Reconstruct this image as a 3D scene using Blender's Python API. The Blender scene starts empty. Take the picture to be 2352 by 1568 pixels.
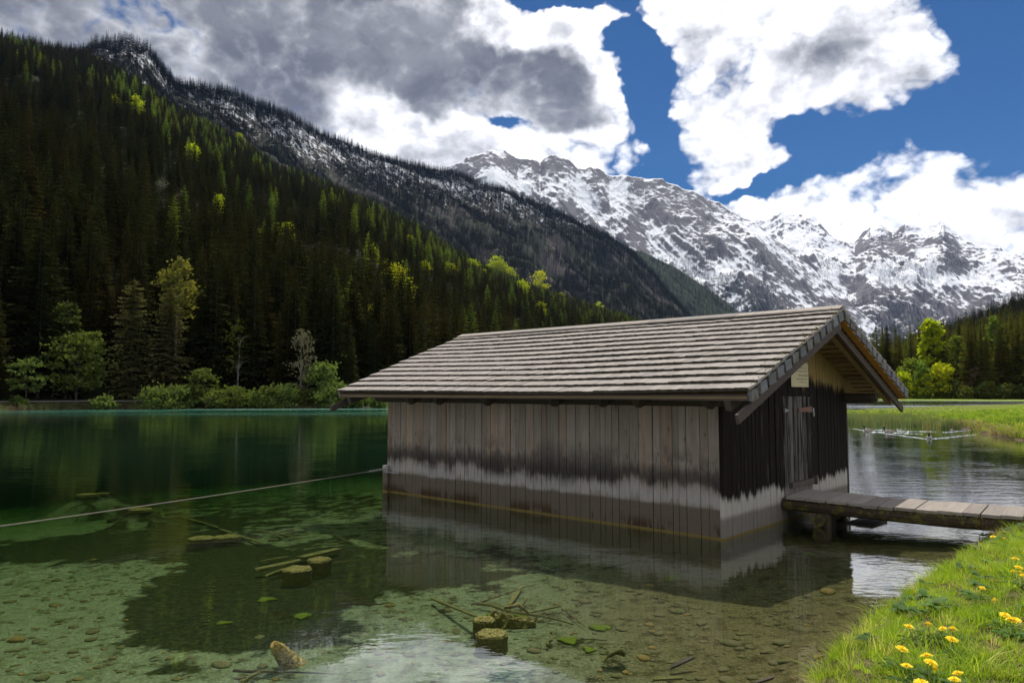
import bpy, math, random
import numpy as np
from mathutils import Vector, Matrix

random.seed(7)
RNG = np.random.default_rng(11)
SC = bpy.context.scene
COL = SC.collection
PI = math.pi

# ------------------------------------------------------------------ camera
F, HY, CX, CY, EYE = 1690.4, 901.0, 1176.0, 784.0, 2.1
TH = math.atan((HY - CY) / F)
cam = bpy.data.cameras.new('camera')
cam_o = bpy.data.objects.new('camera', cam)
COL.objects.link(cam_o)
cam.sensor_width = 36.0
cam.lens = F / 2352 * 36
cam.clip_start = 0.1
cam.clip_end = 40000
cam_o.location = (0, 0, EYE)
cam_o.rotation_euler = (PI / 2 + TH, 0, 0)
SC.camera = cam_o

def ray(x, y):
    a = (x - CX) / F; b = -(y - CY) / F
    return (a, math.cos(TH) - math.sin(TH) * b, math.sin(TH) + math.cos(TH) * b)
def G(x, y, z=0.0):
    """point of the horizontal plane z that the survey direction (x, y) hits"""
    d = ray(x, y); t = (z - EYE) / d[2]
    return (d[0] * t, d[1] * t)
def at_dist(x, y, D):
    d = ray(x, y); h = math.hypot(d[0], d[1])
    return (d[0] / h * D, d[1] / h * D, EYE + d[2] / h * D)
def azel(x, y):
    d = ray(x, y); return math.atan2(d[0], d[1]), math.atan2(d[2], math.hypot(d[0], d[1]))

# ------------------------------------------------------------------ node helper
class NT:
    def __init__(s, tree):
        s.t = tree; s.n = tree.nodes; s.l = tree.links
    def node(s, kind, ins=None, **kw):
        n = s.n.new(kind)
        for k, v in kw.items(): setattr(n, k, v)
        for k, v in (ins or {}).items(): s.put(n.inputs[k], v)
        return n
    def put(s, sock, v):
        if hasattr(v, 'is_output') or isinstance(v, bpy.types.NodeSocket): s.l.new(v, sock)
        else:
            if isinstance(v, (tuple, list)) and len(v) == 3 and len(sock.default_value) == 4: v = (*v, 1)
            sock.default_value = v
    def m(s, op, a, b=0.0, c=0.0, clamp=False):
        n = s.node('ShaderNodeMath', {0: a, 1: b, 2: c}, operation=op); n.use_clamp = clamp
        return n.outputs[0]
    def vm(s, op, a, b=(0, 0, 0), scale=None):
        n = s.node('ShaderNodeVectorMath', {0: a, 1: b}, operation=op)
        if scale is not None: s.put(n.inputs['Scale'], scale)
        return n.outputs['Value'] if op in ('LENGTH', 'DOT_PRODUCT', 'DISTANCE') else n.outputs[0]
    def noise(s, vec, scale=1.0, detail=4, rough=.5, dist=0.0, col=False):
        n = s.node('ShaderNodeTexNoise', {'Vector': vec, 'Scale': scale, 'Detail': detail, 'Roughness': rough, 'Distortion': dist})
        return n.outputs['Color'] if col else n.outputs['Fac']
    def voro(s, vec, scale, feature='F1', out='Distance'):
        n = s.node('ShaderNodeTexVoronoi', {'Vector': vec, 'Scale': scale}, feature=feature); return n.outputs[out]
    def mr(s, v, a, b, c=0.0, d=1.0, smooth=True):
        n = s.node('ShaderNodeMapRange', {0: v, 1: a, 2: b, 3: c, 4: d})
        n.interpolation_type = 'SMOOTHSTEP' if smooth else 'LINEAR'
        return n.outputs[0]
    def mix(s, f, a, b, mode='MIX'):
        n = s.n.new('ShaderNodeMix'); n.data_type = 'RGBA'; n.blend_type = mode
        s.put(n.inputs[0], f); s.put(n.inputs[6], a); s.put(n.inputs[7], b)
        return n.outputs[2]
    def mapping(s, vec, loc=(0, 0, 0), rot=(0, 0, 0), scale=(1, 1, 1), kind='POINT'):
        n = s.node('ShaderNodeMapping', {'Vector': vec, 'Rotation': rot, 'Scale': scale}, vector_type=kind)
        if kind != 'NORMAL': n.inputs['Location'].default_value = loc
        return n.outputs[0]
    def sep(s, v):
        n = s.node('ShaderNodeSeparateXYZ', {0: v}); return n.outputs
    def comb(s, x, y, z):
        return s.node('ShaderNodeCombineXYZ', {0: x, 1: y, 2: z}).outputs[0]
    def pos(s): return s.node('ShaderNodeNewGeometry').outputs['Position']
    def nrm(s): return s.node('ShaderNodeNewGeometry').outputs['Normal']
    def obj(s): return s.node('ShaderNodeTexCoord').outputs['Object']
    def rnd(s): return s.node('ShaderNodeObjectInfo').outputs['Random']
    def attr(s, name, out='Fac'): return s.node('ShaderNodeAttribute', attribute_name=name).outputs[out]
    def bump(s, h, strength=.3, dist=.02):
        return s.node('ShaderNodeBump', {'Height': h, 'Strength': strength, 'Distance': dist}).outputs[0]

def mat(name, fn, rough=.8, spec=.3):
    m = bpy.data.materials.new(name); m.use_nodes = True
    t = NT(m.node_tree); b = m.node_tree.nodes['Principled BSDF']
    b.inputs['Roughness'].default_value = rough
    b.inputs['Specular IOR Level'].default_value = spec
    r = fn(t, b)
    if r is not None: t.put(b.inputs['Base Color'], r)
    return m

# ------------------------------------------------------------------ world, sun, exposure
SUN_AZ, SUN_EL = math.radians(11), math.radians(61)      # azimuth from +Y towards +X
w = bpy.data.worlds.new('World'); SC.world = w; w.use_nodes = True; w.cycles.sampling_method = 'MANUAL'; w.cycles.sample_map_resolution = 512
wt = NT(w.node_tree); w.node_tree.nodes.clear()
sky = wt.node('ShaderNodeTexSky', sky_type='NISHITA')
sky.sun_disc = False; sky.sun_elevation = SUN_EL; sky.sun_rotation = SUN_AZ
sky.altitude = 1100; sky.air_density = 1.0; sky.dust_density = 0.3; sky.ozone_density = 2.5
D_ = wt.node('ShaderNodeTexCoord').outputs['Generated']
dx, dy, dz = wt.sep(D_)
az = wt.m('ARCTAN2', dx, dy)
el = wt.m('ARCSINE', dz)
V0 = wt.comb(az, el, 0.0)
warp = wt.noise(D_, 5.0, 5, .55, col=True)
V1 = wt.vm('ADD', V0, wt.vm('SCALE', wt.vm('SUBTRACT', warp, (.5, .5, .5)), scale=.10))
def blobs(items, vec):
    tot = None
    for (px, py, rx, ry, rot, wgt) in items:
        a, e = azel(px, py)
        q = wt.mapping(vec, (a, e, 0), (0, 0, math.radians(rot)), (rx / F, ry / F, 1), 'TEXTURE')
        g = wt.node('ShaderNodeTexGradient', {0: q}, gradient_type='SPHERICAL').outputs['Fac']
        g = wt.m('MULTIPLY', wt.m('SMOOTH_MIN', g, .8, .3), wgt)
        tot = g if tot is None else wt.m('ADD', tot, g)
    return tot
COVER = [ # cloud banks: centre, radii, tilt, weight
    (60, 0, 1250, 620, 0, 5.0), (700, 170, 650, 330, -10, 1.3), (1180, 190, 420, 300, 0, 1.5), (1330, 60, 240, 130, 0, .6),
    (1400, 330, 190, 140, -30, 1.0), (900, 380, 500, 110, -12, .9),
    (1750, 150, 340, 180, -5, 1.9), (1620, 340, 240, 130, -20, 1.7), (1560, 10, 280, 70, 0, 1.2), (2000, 60, 280, 90, -42, 1.5), (2110, 170, 110, 90, 0, 1.0), (1900, 210, 200, 90, 0, .6),
    (2130, 410, 400, 130, 8, 1.6), (1750, 480, 190, 55, -8, .9), (2380, 540, 300, 90, -20, 1.1), (1960, 470, 120, 60, 0, .6), (1930, 350, 90, 30, 0, .45), (1970, 290, 50, 22, 0, .35),
    (2050, 530, 260, 60, -5, .6)]
HOLES = [(650, 215, 150, 66, -8, -3.6), (905, 290, 120, 66, -10, -3.2), (1160, 300, 110, 50, 0, -2.8), (760, 172, 70, 24, 0, -1.8), (805, 262, 60, 22, 0, -1.6), (1505, 215, 95, 270, 10, -2.6), (1440, 60, 90, 90, 0, -1.0), (1790, 300, 120, 50, -25, -1.2),
    (1230, -10, 260, 60, 0, -3.0), (1470, 300, 70, 150, 0, -.5), (2330, 200, 190, 230, 0, -2.6), (1880, 395, 220, 60, 14, -1.3), (1690, 425, 110, 26, 0, -1.0), (1900, 480, 200, 22, 0, -.4), (1850, 270, 130, 40, 0, -.5)]
V2 = wt.vm('ADD', V1, wt.vm('SCALE', wt.vm('SUBTRACT', wt.noise(D_, 11.0, 4, .6, col=True), (.5, .5, .5)), scale=.07))
M = wt.m('ADD', blobs(COVER, V2), blobs(HOLES, V2))
back = wt.mr(dy, .75, .2, 0, .75)                     # the rest of the sky: broken cloud as in view
hi = wt.mr(el, .42, .7, 0, .55)
M = wt.m('ADD', M, wt.m('MAXIMUM', back, hi))
M = wt.m('MULTIPLY', M, wt.m('DIVIDE', 1.75, wt.m('ADD', wt.m('ABSOLUTE', M), .55)))
def puff(vec, det=12):
    f = wt.noise(vec, 5.5, det, .62, .2)
    b1 = wt.m('ABSOLUTE', wt.m('SUBTRACT', wt.noise(vec, 15, 2, .45, .3), .5)); b2 = wt.m('ABSOLUTE', wt.m('SUBTRACT', wt.noise(vec, 38, 2, .5), .5))
    return wt.m('ADD', wt.m('MULTIPLY', wt.m('SUBTRACT', f, .5), 4.0), wt.m('ADD', wt.m('MULTIPLY', wt.m('SUBTRACT', b1, .09), 3.2), wt.m('MULTIPLY', wt.m('SUBTRACT', b2, .08), 1.3)))
nv = wt.vm('MULTIPLY', D_, (1, 1, 1.35))
sunv = (math.sin(SUN_AZ) * math.cos(SUN_EL) * .03, math.cos(SUN_AZ) * math.cos(SUN_EL) * .02, .032)
f1 = puff(nv); f2 = puff(wt.vm('ADD', nv, sunv))
dens = wt.m('SUBTRACT', wt.m('ADD', M, f1), .40)
alpha = wt.mr(dens, -.16, .60)
thick = wt.mr(dens, .15, 1.3)
GREY = [(200, 30, 1000, 260, 0, 1.2), (720, 130, 480, 250, 0, 1.1), (1180, 235, 330, 210, 0, 1.1), (1000, 60, 330, 170, 0, .7), (1300, 220, 200, 140, 0, .7), (1330, 330, 130, 80, 0, .4), (330, 220, 600, 170, -20, .7), (1880, 130, 150, 80, 0, .5), (1700, 240, 160, 60, 0, .3),
        (140, -10, 130, 60, 0, -.6), (300, 25, 110, 60, 0, -.8), (500, 90, 130, 60, 0, -.5), (1180, 75, 380, 90, 12, -1.7), (1440, 190, 130, 200, 15, -1.0), (830, 260, 200, 110, -30, -1.5), (1130, 350, 420, 70, 0, -1.6), (960, 40, 70, 80, 0, -.6)]
gm = wt.mr(wt.m('ADD', blobs(GREY, V2), wt.m('MULTIPLY', back, .35)), 0, .75)
f3 = wt.noise(nv, 2.2, 7, .62, .4)
relief = wt.m('ADD', wt.m('MULTIPLY', wt.m('SUBTRACT', f1, f2), .50), wt.m('MULTIPLY', wt.m('SUBTRACT', f3, .52), 1.5))
lit = wt.m('ADD', wt.m('SUBTRACT', wt.m('SUBTRACT', 1.0, wt.m('MULTIPLY', thick, .20)), wt.m('MULTIPLY', gm, wt.m('ADD', .34, wt.m('MULTIPLY', thick, .50)))), relief, clamp=True)
lit = wt.m('POWER', lit, 1.7)
ccol = wt.mix(lit, wt.mix(wt.mr(wt.noise(nv, 9.0, 8, .6, .3), .35, .66), (.125, .128, .142), (.27, .274, .29)), (1.32, 1.32, 1.35))
hsv = wt.node('ShaderNodeHueSaturation', {'Saturation': 2.0, 'Value': .50, 'Hue': .505, 'Color': sky.outputs[0]}).outputs[0]
CLOUD_GAIN = 10.0     # clouds in the same radiance units as the sky texture
col = wt.mix(alpha, hsv, wt.vm('SCALE', ccol, scale=CLOUD_GAIN))
bg = wt.node('ShaderNodeBackground', {'Color': col, 'Strength': .10})
out = wt.node('ShaderNodeOutputWorld'); wt.l.new(bg.outputs[0], out.inputs[0])

sl = bpy.data.lights.new('sun', 'SUN'); sl.energy = 4.6; sl.angle = math.radians(.53); sl.color = (1, .94, .84)
so = bpy.data.objects.new('sun', sl); COL.objects.link(so)
sd = Vector((math.sin(SUN_AZ) * math.cos(SUN_EL), math.cos(SUN_AZ) * math.cos(SUN_EL), math.sin(SUN_EL)))
so.rotation_euler = sd.to_track_quat('Z', 'Y').to_euler()
so.location = (0, 0, 60)
SC.view_settings.view_transform = 'Standard'; SC.view_settings.look = 'None'
SC.view_settings.exposure = 0.12; SC.view_settings.gamma = 1.0; SC.view_settings.use_curve_mapping = False
cy = SC.cycles
cy.use_denoising = True
cy.max_bounces = 8; cy.transparent_max_bounces = 16; cy.volume_bounces = 0; cy.diffuse_bounces = 3; cy.glossy_bounces = 3
cy.sample_clamp_indirect = 6.0

# ------------------------------------------------------------------ object helpers
def link(o, parent=None, **props):
    COL.objects.link(o)
    if parent is not None: o.parent = parent
    for k, v in props.items(): o[k] = v
    return o
def mesh_from(name, v, f, mats=None, smooth=False, fm=None):
    me = bpy.data.meshes.new(name)
    if isinstance(v, np.ndarray) and isinstance(f, np.ndarray):
        n, k = f.shape
        me.vertices.add(len(v)); me.vertices.foreach_set('co', v.astype(np.float32).ravel())
        me.loops.add(n * k); me.loops.foreach_set('vertex_index', f.astype(np.int32).ravel())
        me.polygons.add(n); me.polygons.foreach_set('loop_start', np.arange(0, n * k, k, dtype=np.int32))
        me.polygons.foreach_set('loop_total', np.full(n, k, dtype=np.int32))
        me.update(calc_edges=True)
    else:
        me.from_pydata([tuple(map(float, p)) for p in v], [], [tuple(q) for q in f])
        me.update()
    for m_ in (mats if isinstance(mats, (list, tuple)) else [mats]):
        if m_: me.materials.append(m_)
    if fm is not None: me.polygons.foreach_set('material_index', np.asarray(fm, dtype=np.int32))
    if smooth: me.polygons.foreach_set('use_smooth', np.ones(len(me.polygons), dtype=bool))
    return me
def mesh_obj(name, me, parent=None, loc=(0, 0, 0), rot=(0, 0, 0), scale=(1, 1, 1), **props):
    o = bpy.data.objects.new(name, me); o.location = loc; o.rotation_euler = rot; o.scale = scale
    return link(o, parent, **props)
def empty(name, loc=(0, 0, 0), rot=(0, 0, 0), **props):
    o = bpy.data.objects.new(name, None); o.location = loc; o.rotation_euler = rot; o.empty_display_size = .1
    return link(o, None, **props)

class MB:
    def __init__(s): s.v = []; s.f = []; s.fm = []; s.mi = 0
    def add(s, v, f):
        n = len(s.v); s.v += [tuple(p) for p in v]; s.f += [tuple(i + n for i in q) for q in f]; s.fm += [s.mi] * len(f); return s
    def box(s, c, d, M_=None, jit=0.0):
        x, y, z = (k / 2 for k in d)
        v = [Vector((a * x, b * y, e * z)) for a in (-1, 1) for b in (-1, 1) for e in (-1, 1)]
        if jit: v = [p + Vector([random.uniform(-jit, jit) for _ in range(3)]) for p in v]
        if M_ is not None: v = [M_ @ p for p in v]
        v = [p + Vector(c) for p in v]
        return s.add(v, [(0, 1, 3, 2), (4, 6, 7, 5), (0, 4, 5, 1), (2, 3, 7, 6), (0, 2, 6, 4), (1, 5, 7, 3)])
    def tube(s, pts, rad, n=8, cap=True, wob=0.0):
        pts = [Vector(p) for p in pts]; rings = []
        for i, p in enumerate(pts):
            t = (pts[min(i + 1, len(pts) - 1)] - pts[max(i - 1, 0)]).normalized()
            a = t.cross(Vector((0, 0, 1)) if abs(t.z) < .9 else Vector((1, 0, 0))).normalized(); b = t.cross(a)
            r = rad[i] if isinstance(rad, (list, tuple)) else rad
            rings.append([p + (a * math.cos(2 * PI * k / n) + b * math.sin(2 * PI * k / n)) * r * (1 + random.uniform(-wob, wob)) for k in range(n)])
        v = [q for r_ in rings for q in r_]
        f = [(i * n + k, i * n + (k + 1) % n, (i + 1) * n + (k + 1) % n, (i + 1) * n + k) for i in range(len(pts) - 1) for k in range(n)]
        if cap: f += [tuple(range(n - 1, -1, -1)), tuple(range((len(pts) - 1) * n, len(pts) * n))]
        return s.add(v, f)
    def mesh(s, name, mats, smooth=False): return mesh_from(name, s.v, s.f, mats, smooth, s.fm)
    def obj(s, name, mats, parent=None, smooth=False, **kw): return mesh_obj(name, s.mesh(name, mats, smooth), parent, **kw)

# ------------------------------------------------------------------ numpy noise
def _h(ix, iy, seed):
    n = (ix.astype(np.int64) * 374761393 + iy.astype(np.int64) * 668265263 + seed * 1442695041) & 0xffffffff
    n = ((n ^ (n >> 13)) * 1274126177) & 0xffffffff
    return ((n ^ (n >> 16)) & 0xffffff) / float(0xffffff)
def vn(x, y, seed=0):
    ix = np.floor(x); iy = np.floor(y); fx = x - ix; fy = y - iy
    def g(i, j):
        a = _h(ix + i, iy + j, seed) * 2 * np.pi
        return np.cos(a) * (fx - i) + np.sin(a) * (fy - j)
    u = fx * fx * fx * (fx * (fx * 6 - 15) + 10); v = fy * fy * fy * (fy * (fy * 6 - 15) + 10)
    return ((g(0, 0) * (1 - u) + g(1, 0) * u) * (1 - v) + (g(0, 1) * (1 - u) + g(1, 1) * u) * v) * 1.4
def fbm(x, y, seed=0, o=5, gain=.5):
    s = 0; a = 1; t = 0
    for i in range(o):
        s = s + a * vn(x * 2 ** i + 7.3 * i, y * 2 ** i - 3.1 * i, seed + i); t += a; a *= gain
    return s / t
def ridged(x, y, seed=0, o=6, gain=.55):
    s = 0; a = 1; t = 0; wgt = 1
    for i in range(o):
        n = (1 - np.abs(vn(x * 2.03 ** i + 5.2 * i, y * 2.03 ** i + 1.7 * i, seed + i))) ** 2
        s = s + a * n * wgt; wgt = np.clip(n * 1.6, 0, 1); t += a; a *= gain
    return s / t

# ================================================================== LARGE STRUCTURE
# ------------------------------------------------------------------ shoreline of the near bank (metres)
SHORE = np.array([(-40, -3.0), (-14, -1.5), (-6, -.6), (-2, .6), (.2, 2.2), (1.35, 4.0), (2.2, 5.5), (2.9, 6.4), (3.85, 7.5), (5.15, 8.85), (6.1, 9.8), (6.62, 10.55), (7.5, 11.35), (9.6, 12.9), (13.6, 16.6), (20, 23), (30, 29), (60, 34)], float)
def sdist(x, y, poly):
    """signed distance to an open line, positive on its right-hand side"""
    best = np.full(np.shape(x), 1e9); sg = np.ones(np.shape(x))
    for (x0, y0), (x1, y1) in zip(poly[:-1], poly[1:]):
        ex, ey = x1 - x0, y1 - y0; L2 = ex * ex + ey * ey
        t = np.clip(((x - x0) * ex + (y - y0) * ey) / L2, 0, 1)
        qx, qy = x - x0 - t * ex, y - y0 - t * ey; d = np.hypot(qx, qy)
        c = ex * qy - ey * qx
        up = d < best; best = np.where(up, d, best); sg = np.where(up, np.where(c < 0, 1.0, -1.0), sg)
    return best * sg
MOUNDS = [(*G(323, 1168, -.34), -.34 + .02), (*G(200, 1134, -.34), -.34 + .02), (*G(236, 1132, -.36), -.36 + .02), (*G(463, 1234, -.30), -.30), (*G(520, 1231, -.32), -.31)]     # silt heaped round the old stumps
def bank_h(x, y):
    """height of the near ground: meadow bank above, lake bed below"""
    x = np.asarray(x, float); y = np.asarray(y, float)
    d = sdist(x, y, SHORE) + .10 * fbm(x * 1.3, y * 1.3, 3, 3) + .05 * vn(x * 5, y * 5, 9)
    up = .34 * (1 - np.exp(-np.clip(d, 0, 50) / .30)) + .05 * np.clip(d, 0, 6) + .05 * fbm(x * .9, y * .9, 5, 4)
    k = np.clip(-d, 0, 60)
    dn = -(.11 * (1 - np.exp(-k / .25)) + .22 * (1 - np.exp(-k / 3.0)) + .014 * k + 1.9 * np.clip((k - 10) / 26, 0, 1) ** 1.4) - .02 * fbm(x * 1.1, y * 1.1, 8, 4)
    dn = np.maximum(dn, -2.3)
    for (sx, sy, sz) in MOUNDS: dn = np.maximum(dn, sz - .55 * np.hypot(x - sx, y - sy))
    return np.where(d > 0, up * np.clip(d / .04, 0, 1), dn)

def grid(xs, ys, zf):
    X, Y = np.meshgrid(xs, ys, indexing='ij'); Z = zf(X, Y)
    v = np.stack([X, Y, Z], -1).reshape(-1, 3); nx, ny = X.shape
    i = np.arange(nx * ny).reshape(nx, ny)
    f = np.stack([i[:-1, :-1], i[1:, :-1], i[1:, 1:], i[:-1, 1:]], -1).reshape(-1, 4)
    return v, f
def fattr(me, name, arr):
    a = me.attributes.new(name, 'FLOAT', 'POINT'); a.data.foreach_set('value', np.asarray(arr, np.float32).ravel())

# ------------------------------------------------------------------ lake bed and water
def blob_field(items, X, Y):
    s = np.zeros(np.shape(X))
    for (px, py, rx, ry, rot, wgt) in items:       # surveyed patches of the bed, laid out on the ground in metres
        cx_, cy_ = G(px, py, -.4)
        ax, ay = G(px + rx, py, -.4); bx, by = G(px, py - ry, -.4)
        r1 = abs(ax - cx_); r2 = abs(by - cy_) + 1e-3
        sh = (bx - cx_) / (by - cy_)
        v = (Y - cy_); u = (X - cx_) - sh * v
        a = math.radians(rot); uu = u / r1; vv = v / r2
        u2 = uu * math.cos(a) + vv * math.sin(a); v2 = -uu * math.sin(a) + vv * math.cos(a)
        s = s + wgt * np.exp(-(u2 * u2 + v2 * v2) * 1.2)
    return s
WEED = [(180, 1235, 330, 45, 0, 1.5), (420, 1190, 300, 50, 0, .8), (560, 1360, 280, 95, 6, 1.8), (430, 1430, 180, 60, 0, 1.5), (700, 1400, 170, 70, 0, 1.1), (760, 1290, 260, 60, 0, .9), (980, 1335, 190, 42, -4, 1.0), (1150, 1290, 220, 50, 0, .6),
        (1330, 1520, 120, 50, 0, .35), (420, 1545, 90, 22, 0, .9), (60, 1560, 110, 16, 0, .6), (230, 1350, 40, 18, 0, .2), (820, 1130, 260, 50, 0, .6), (300, 1100, 400, 40, 0, .9), (800, 1440, 90, 16, 0, .3),
        (100, 1420, 190, 90, 0, -1.4), (120, 1340, 180, 40, 10, -.9), (320, 1300, 120, 26, 12, -.8), (100, 1180, 180, 22, 0, -1.0), (880, 1420, 200, 40, 4, -.9), (640, 1540, 260, 30, 0, -.9), (1000, 1400, 200, 40, 0, -.7), (650, 1235, 90, 24, 0, -.5)]
def weed_mask(X, Y):
    s = .6 * blob_field(WEED, X, Y) + .10
    return np.clip((s + 1.0 * fbm(X * 1.9, Y * 1.9, 21, 6, .68) - .27) * 2.2, 0, 1)

def f_bed(t, b):
    p = t.pos(); n1 = t.noise(p, 6, 6, .65); n2 = t.noise(p, 34, 4, .7); n3 = t.noise(p, 1.1, 5, .55)
    w_ = t.m('ADD', t.attr('weed'), t.m('ADD', t.m('MULTIPLY', t.m('SUBTRACT', n1, .5), 1.5), t.m('MULTIPLY', t.m('SUBTRACT', n2, .5), .7)))
    x, y, z = t.sep(p)
    near = t.mr(t.m('ADD', t.m('ADD', x, t.m('MULTIPLY', n3, 1.2)), t.m('MULTIPLY', y, -.12)), -.6, 1.5)     # yellow-brown gravel to the right, turquoise marl to the left
    sand = t.mix(near, (.215, .255, .145), (.15, .13, .055))
    sand = t.mix(t.mr(n2, .42, .62), t.vm('SCALE', sand, scale=.62), sand)
    sand = t.mix(t.mr(n1, .48, .70), sand, t.vm('MULTIPLY', sand, (.42, .40, .28)))
    sand = t.mix(t.m('MULTIPLY', t.mr(t.noise(p, 2.3, 6, .7, .8), .52, .66), .6), sand, t.vm('MULTIPLY', sand, (.5, .55, .35)))
    n4 = t.noise(p, 16, 5, .75, .6)
    algae = t.mix(t.mr(n4, .38, .68), (.006, .009, .002), (.045, .052, .010))
    t.put(b.inputs['Normal'], t.bump(t.m('ADD', n2, n1), .8, .04))
    return t.mix(t.mr(w_, .28, .72), sand, algae)
M_BED = mat('lake bed', f_bed, .95, .1)
fx = np.concatenate([np.arange(-16, 8.6, .062)]); fy_ = np.concatenate([np.arange(-4, 15, .062), 15 + np.cumsum(np.linspace(.07, .5, 60))])
v, f = grid(fx, fy_, bank_h)
me = mesh_from('lake_bed', v, f, M_BED, True); fattr(me, 'weed', weed_mask(v[:, 0], v[:, 1]))
o = mesh_obj('lake_bed', me, kind='structure')
YF = fy_[-1]
def deep(x, y): return np.full(np.shape(x), -2.3) + .15 * fbm(x * .03, y * .03, 2, 3)
M_DEEP = mat('deep bed', lambda t, b: t.mix(t.noise(t.pos(), .05, 4), (.02, .06, .035), (.05, .13, .085)), .95, .1)
v, f = grid(np.array([-9500, -2500, -900, -400, -200, -100, -50, -25, 0, 25, 50, 100, 200, 400, 900, 2500, 9500.]), np.array([-9500, -3000, -500, -100, -40, -10, 15, 40, 80, 150, 300, 600, 1200, 3000, 9500.]), deep)
v[:, 2] -= .15
mesh_obj('valley_floor', mesh_from('valley_floor', v, f, M_DEEP, True), kind='structure')

def f_water(m):
    t = NT(m.node_tree); t.n.clear()
    p = t.pos(); x, y, z = t.sep(p)
    q = t.vm('MULTIPLY', p, (.55, 1, 1))
    a1 = t.noise(q, 2.6, 3, .5, .3); a2 = t.noise(q, 9.0, 3, .55); a3 = t.noise(t.vm('MULTIPLY', p, (.3, 1, 1)), .55, 3, .5)
    far = t.mr(y, 14, 70)
    patch = t.mr(t.noise(p, .28, 3, .5), .40, .62)
    breeze = t.m('MULTIPLY', t.mr(y, 55, 85), t.mr(t.noise(t.vm('MULTIPLY', p, (.02, .1, 1)), 1.0, 3), .35, .6))
    h = t.m('ADD', t.m('MULTIPLY', a1, .55), t.m('ADD', t.m('MULTIPLY', a2, .18), t.m('MULTIPLY', a3, t.m('MULTIPLY', far, 1.1))))
    amp = t.m('ADD', t.mr(y, 6, 12, .0025, .007), t.m('ADD', t.m('MULTIPLY', t.m('MULTIPLY', patch, t.mr(y, 5, 9)), .008), t.m('MULTIPLY', breeze, .10)))
    amp = t.m('MULTIPLY', amp, t.mr(x, 3.5, 8, 1.0, 1.4))
    bmp = t.node('ShaderNodeBump', {'Height': h, 'Strength': 1.0, 'Distance': amp}).outputs[0]
    inc = t.node('ShaderNodeNewGeometry').outputs['Incoming']
    c = t.m('ABSOLUTE', t.vm('DOT_PRODUCT', inc, bmp))
    fr = t.m('ADD', .028, t.m('MULTIPLY', .972, t.m('POWER', t.m('SUBTRACT', 1.0, c), 4.0)), clamp=True)
    gl = t.node('ShaderNodeBsdfGlossy', {'Color': (1, 1, 1), 'Roughness': t.m('MULTIPLY', breeze, .18), 'Normal': bmp}).outputs[0]
    tr = t.node('ShaderNodeBsdfTransparent', {'Color': (1, 1, 1)}).outputs[0]
    shelf = t.m('MULTIPLY', t.mr(y, 52, 84), t.mr(x, 20, -10))
    milk = t.node('ShaderNodeBsdfDiffuse', {'Color': t.mix(shelf, (.035, .13, .055), (.02, .22, .16))}).outputs[0]
    tr = t.node('ShaderNodeMixShader', {0: t.m('ADD', t.m('MULTIPLY', t.mr(y, 12, 30), .18), t.m('ADD', .02, t.m('MULTIPLY', shelf, .62))), 1: tr, 2: milk}).outputs[0]
    mx = t.node('ShaderNodeMixShader', {0: fr, 1: tr, 2: gl}).outputs[0]
    ab = t.node('ShaderNodeVolumeAbsorption', {'Color': (.66, .80, .58), 'Density': .75}).outputs[0]
    o_ = t.node('ShaderNodeOutputMaterial'); t.l.new(mx, o_.inputs[0]); t.l.new(ab, o_.inputs[1])
M_WATER = bpy.data.materials.new('lake water'); M_WATER.use_nodes = True; f_water(M_WATER)
b_ = MB(); b_.box((0, 800, -3.0), (9000, 1800, 6.0))
b_.obj('lake_water', M_WATER, kind='structure')

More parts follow.
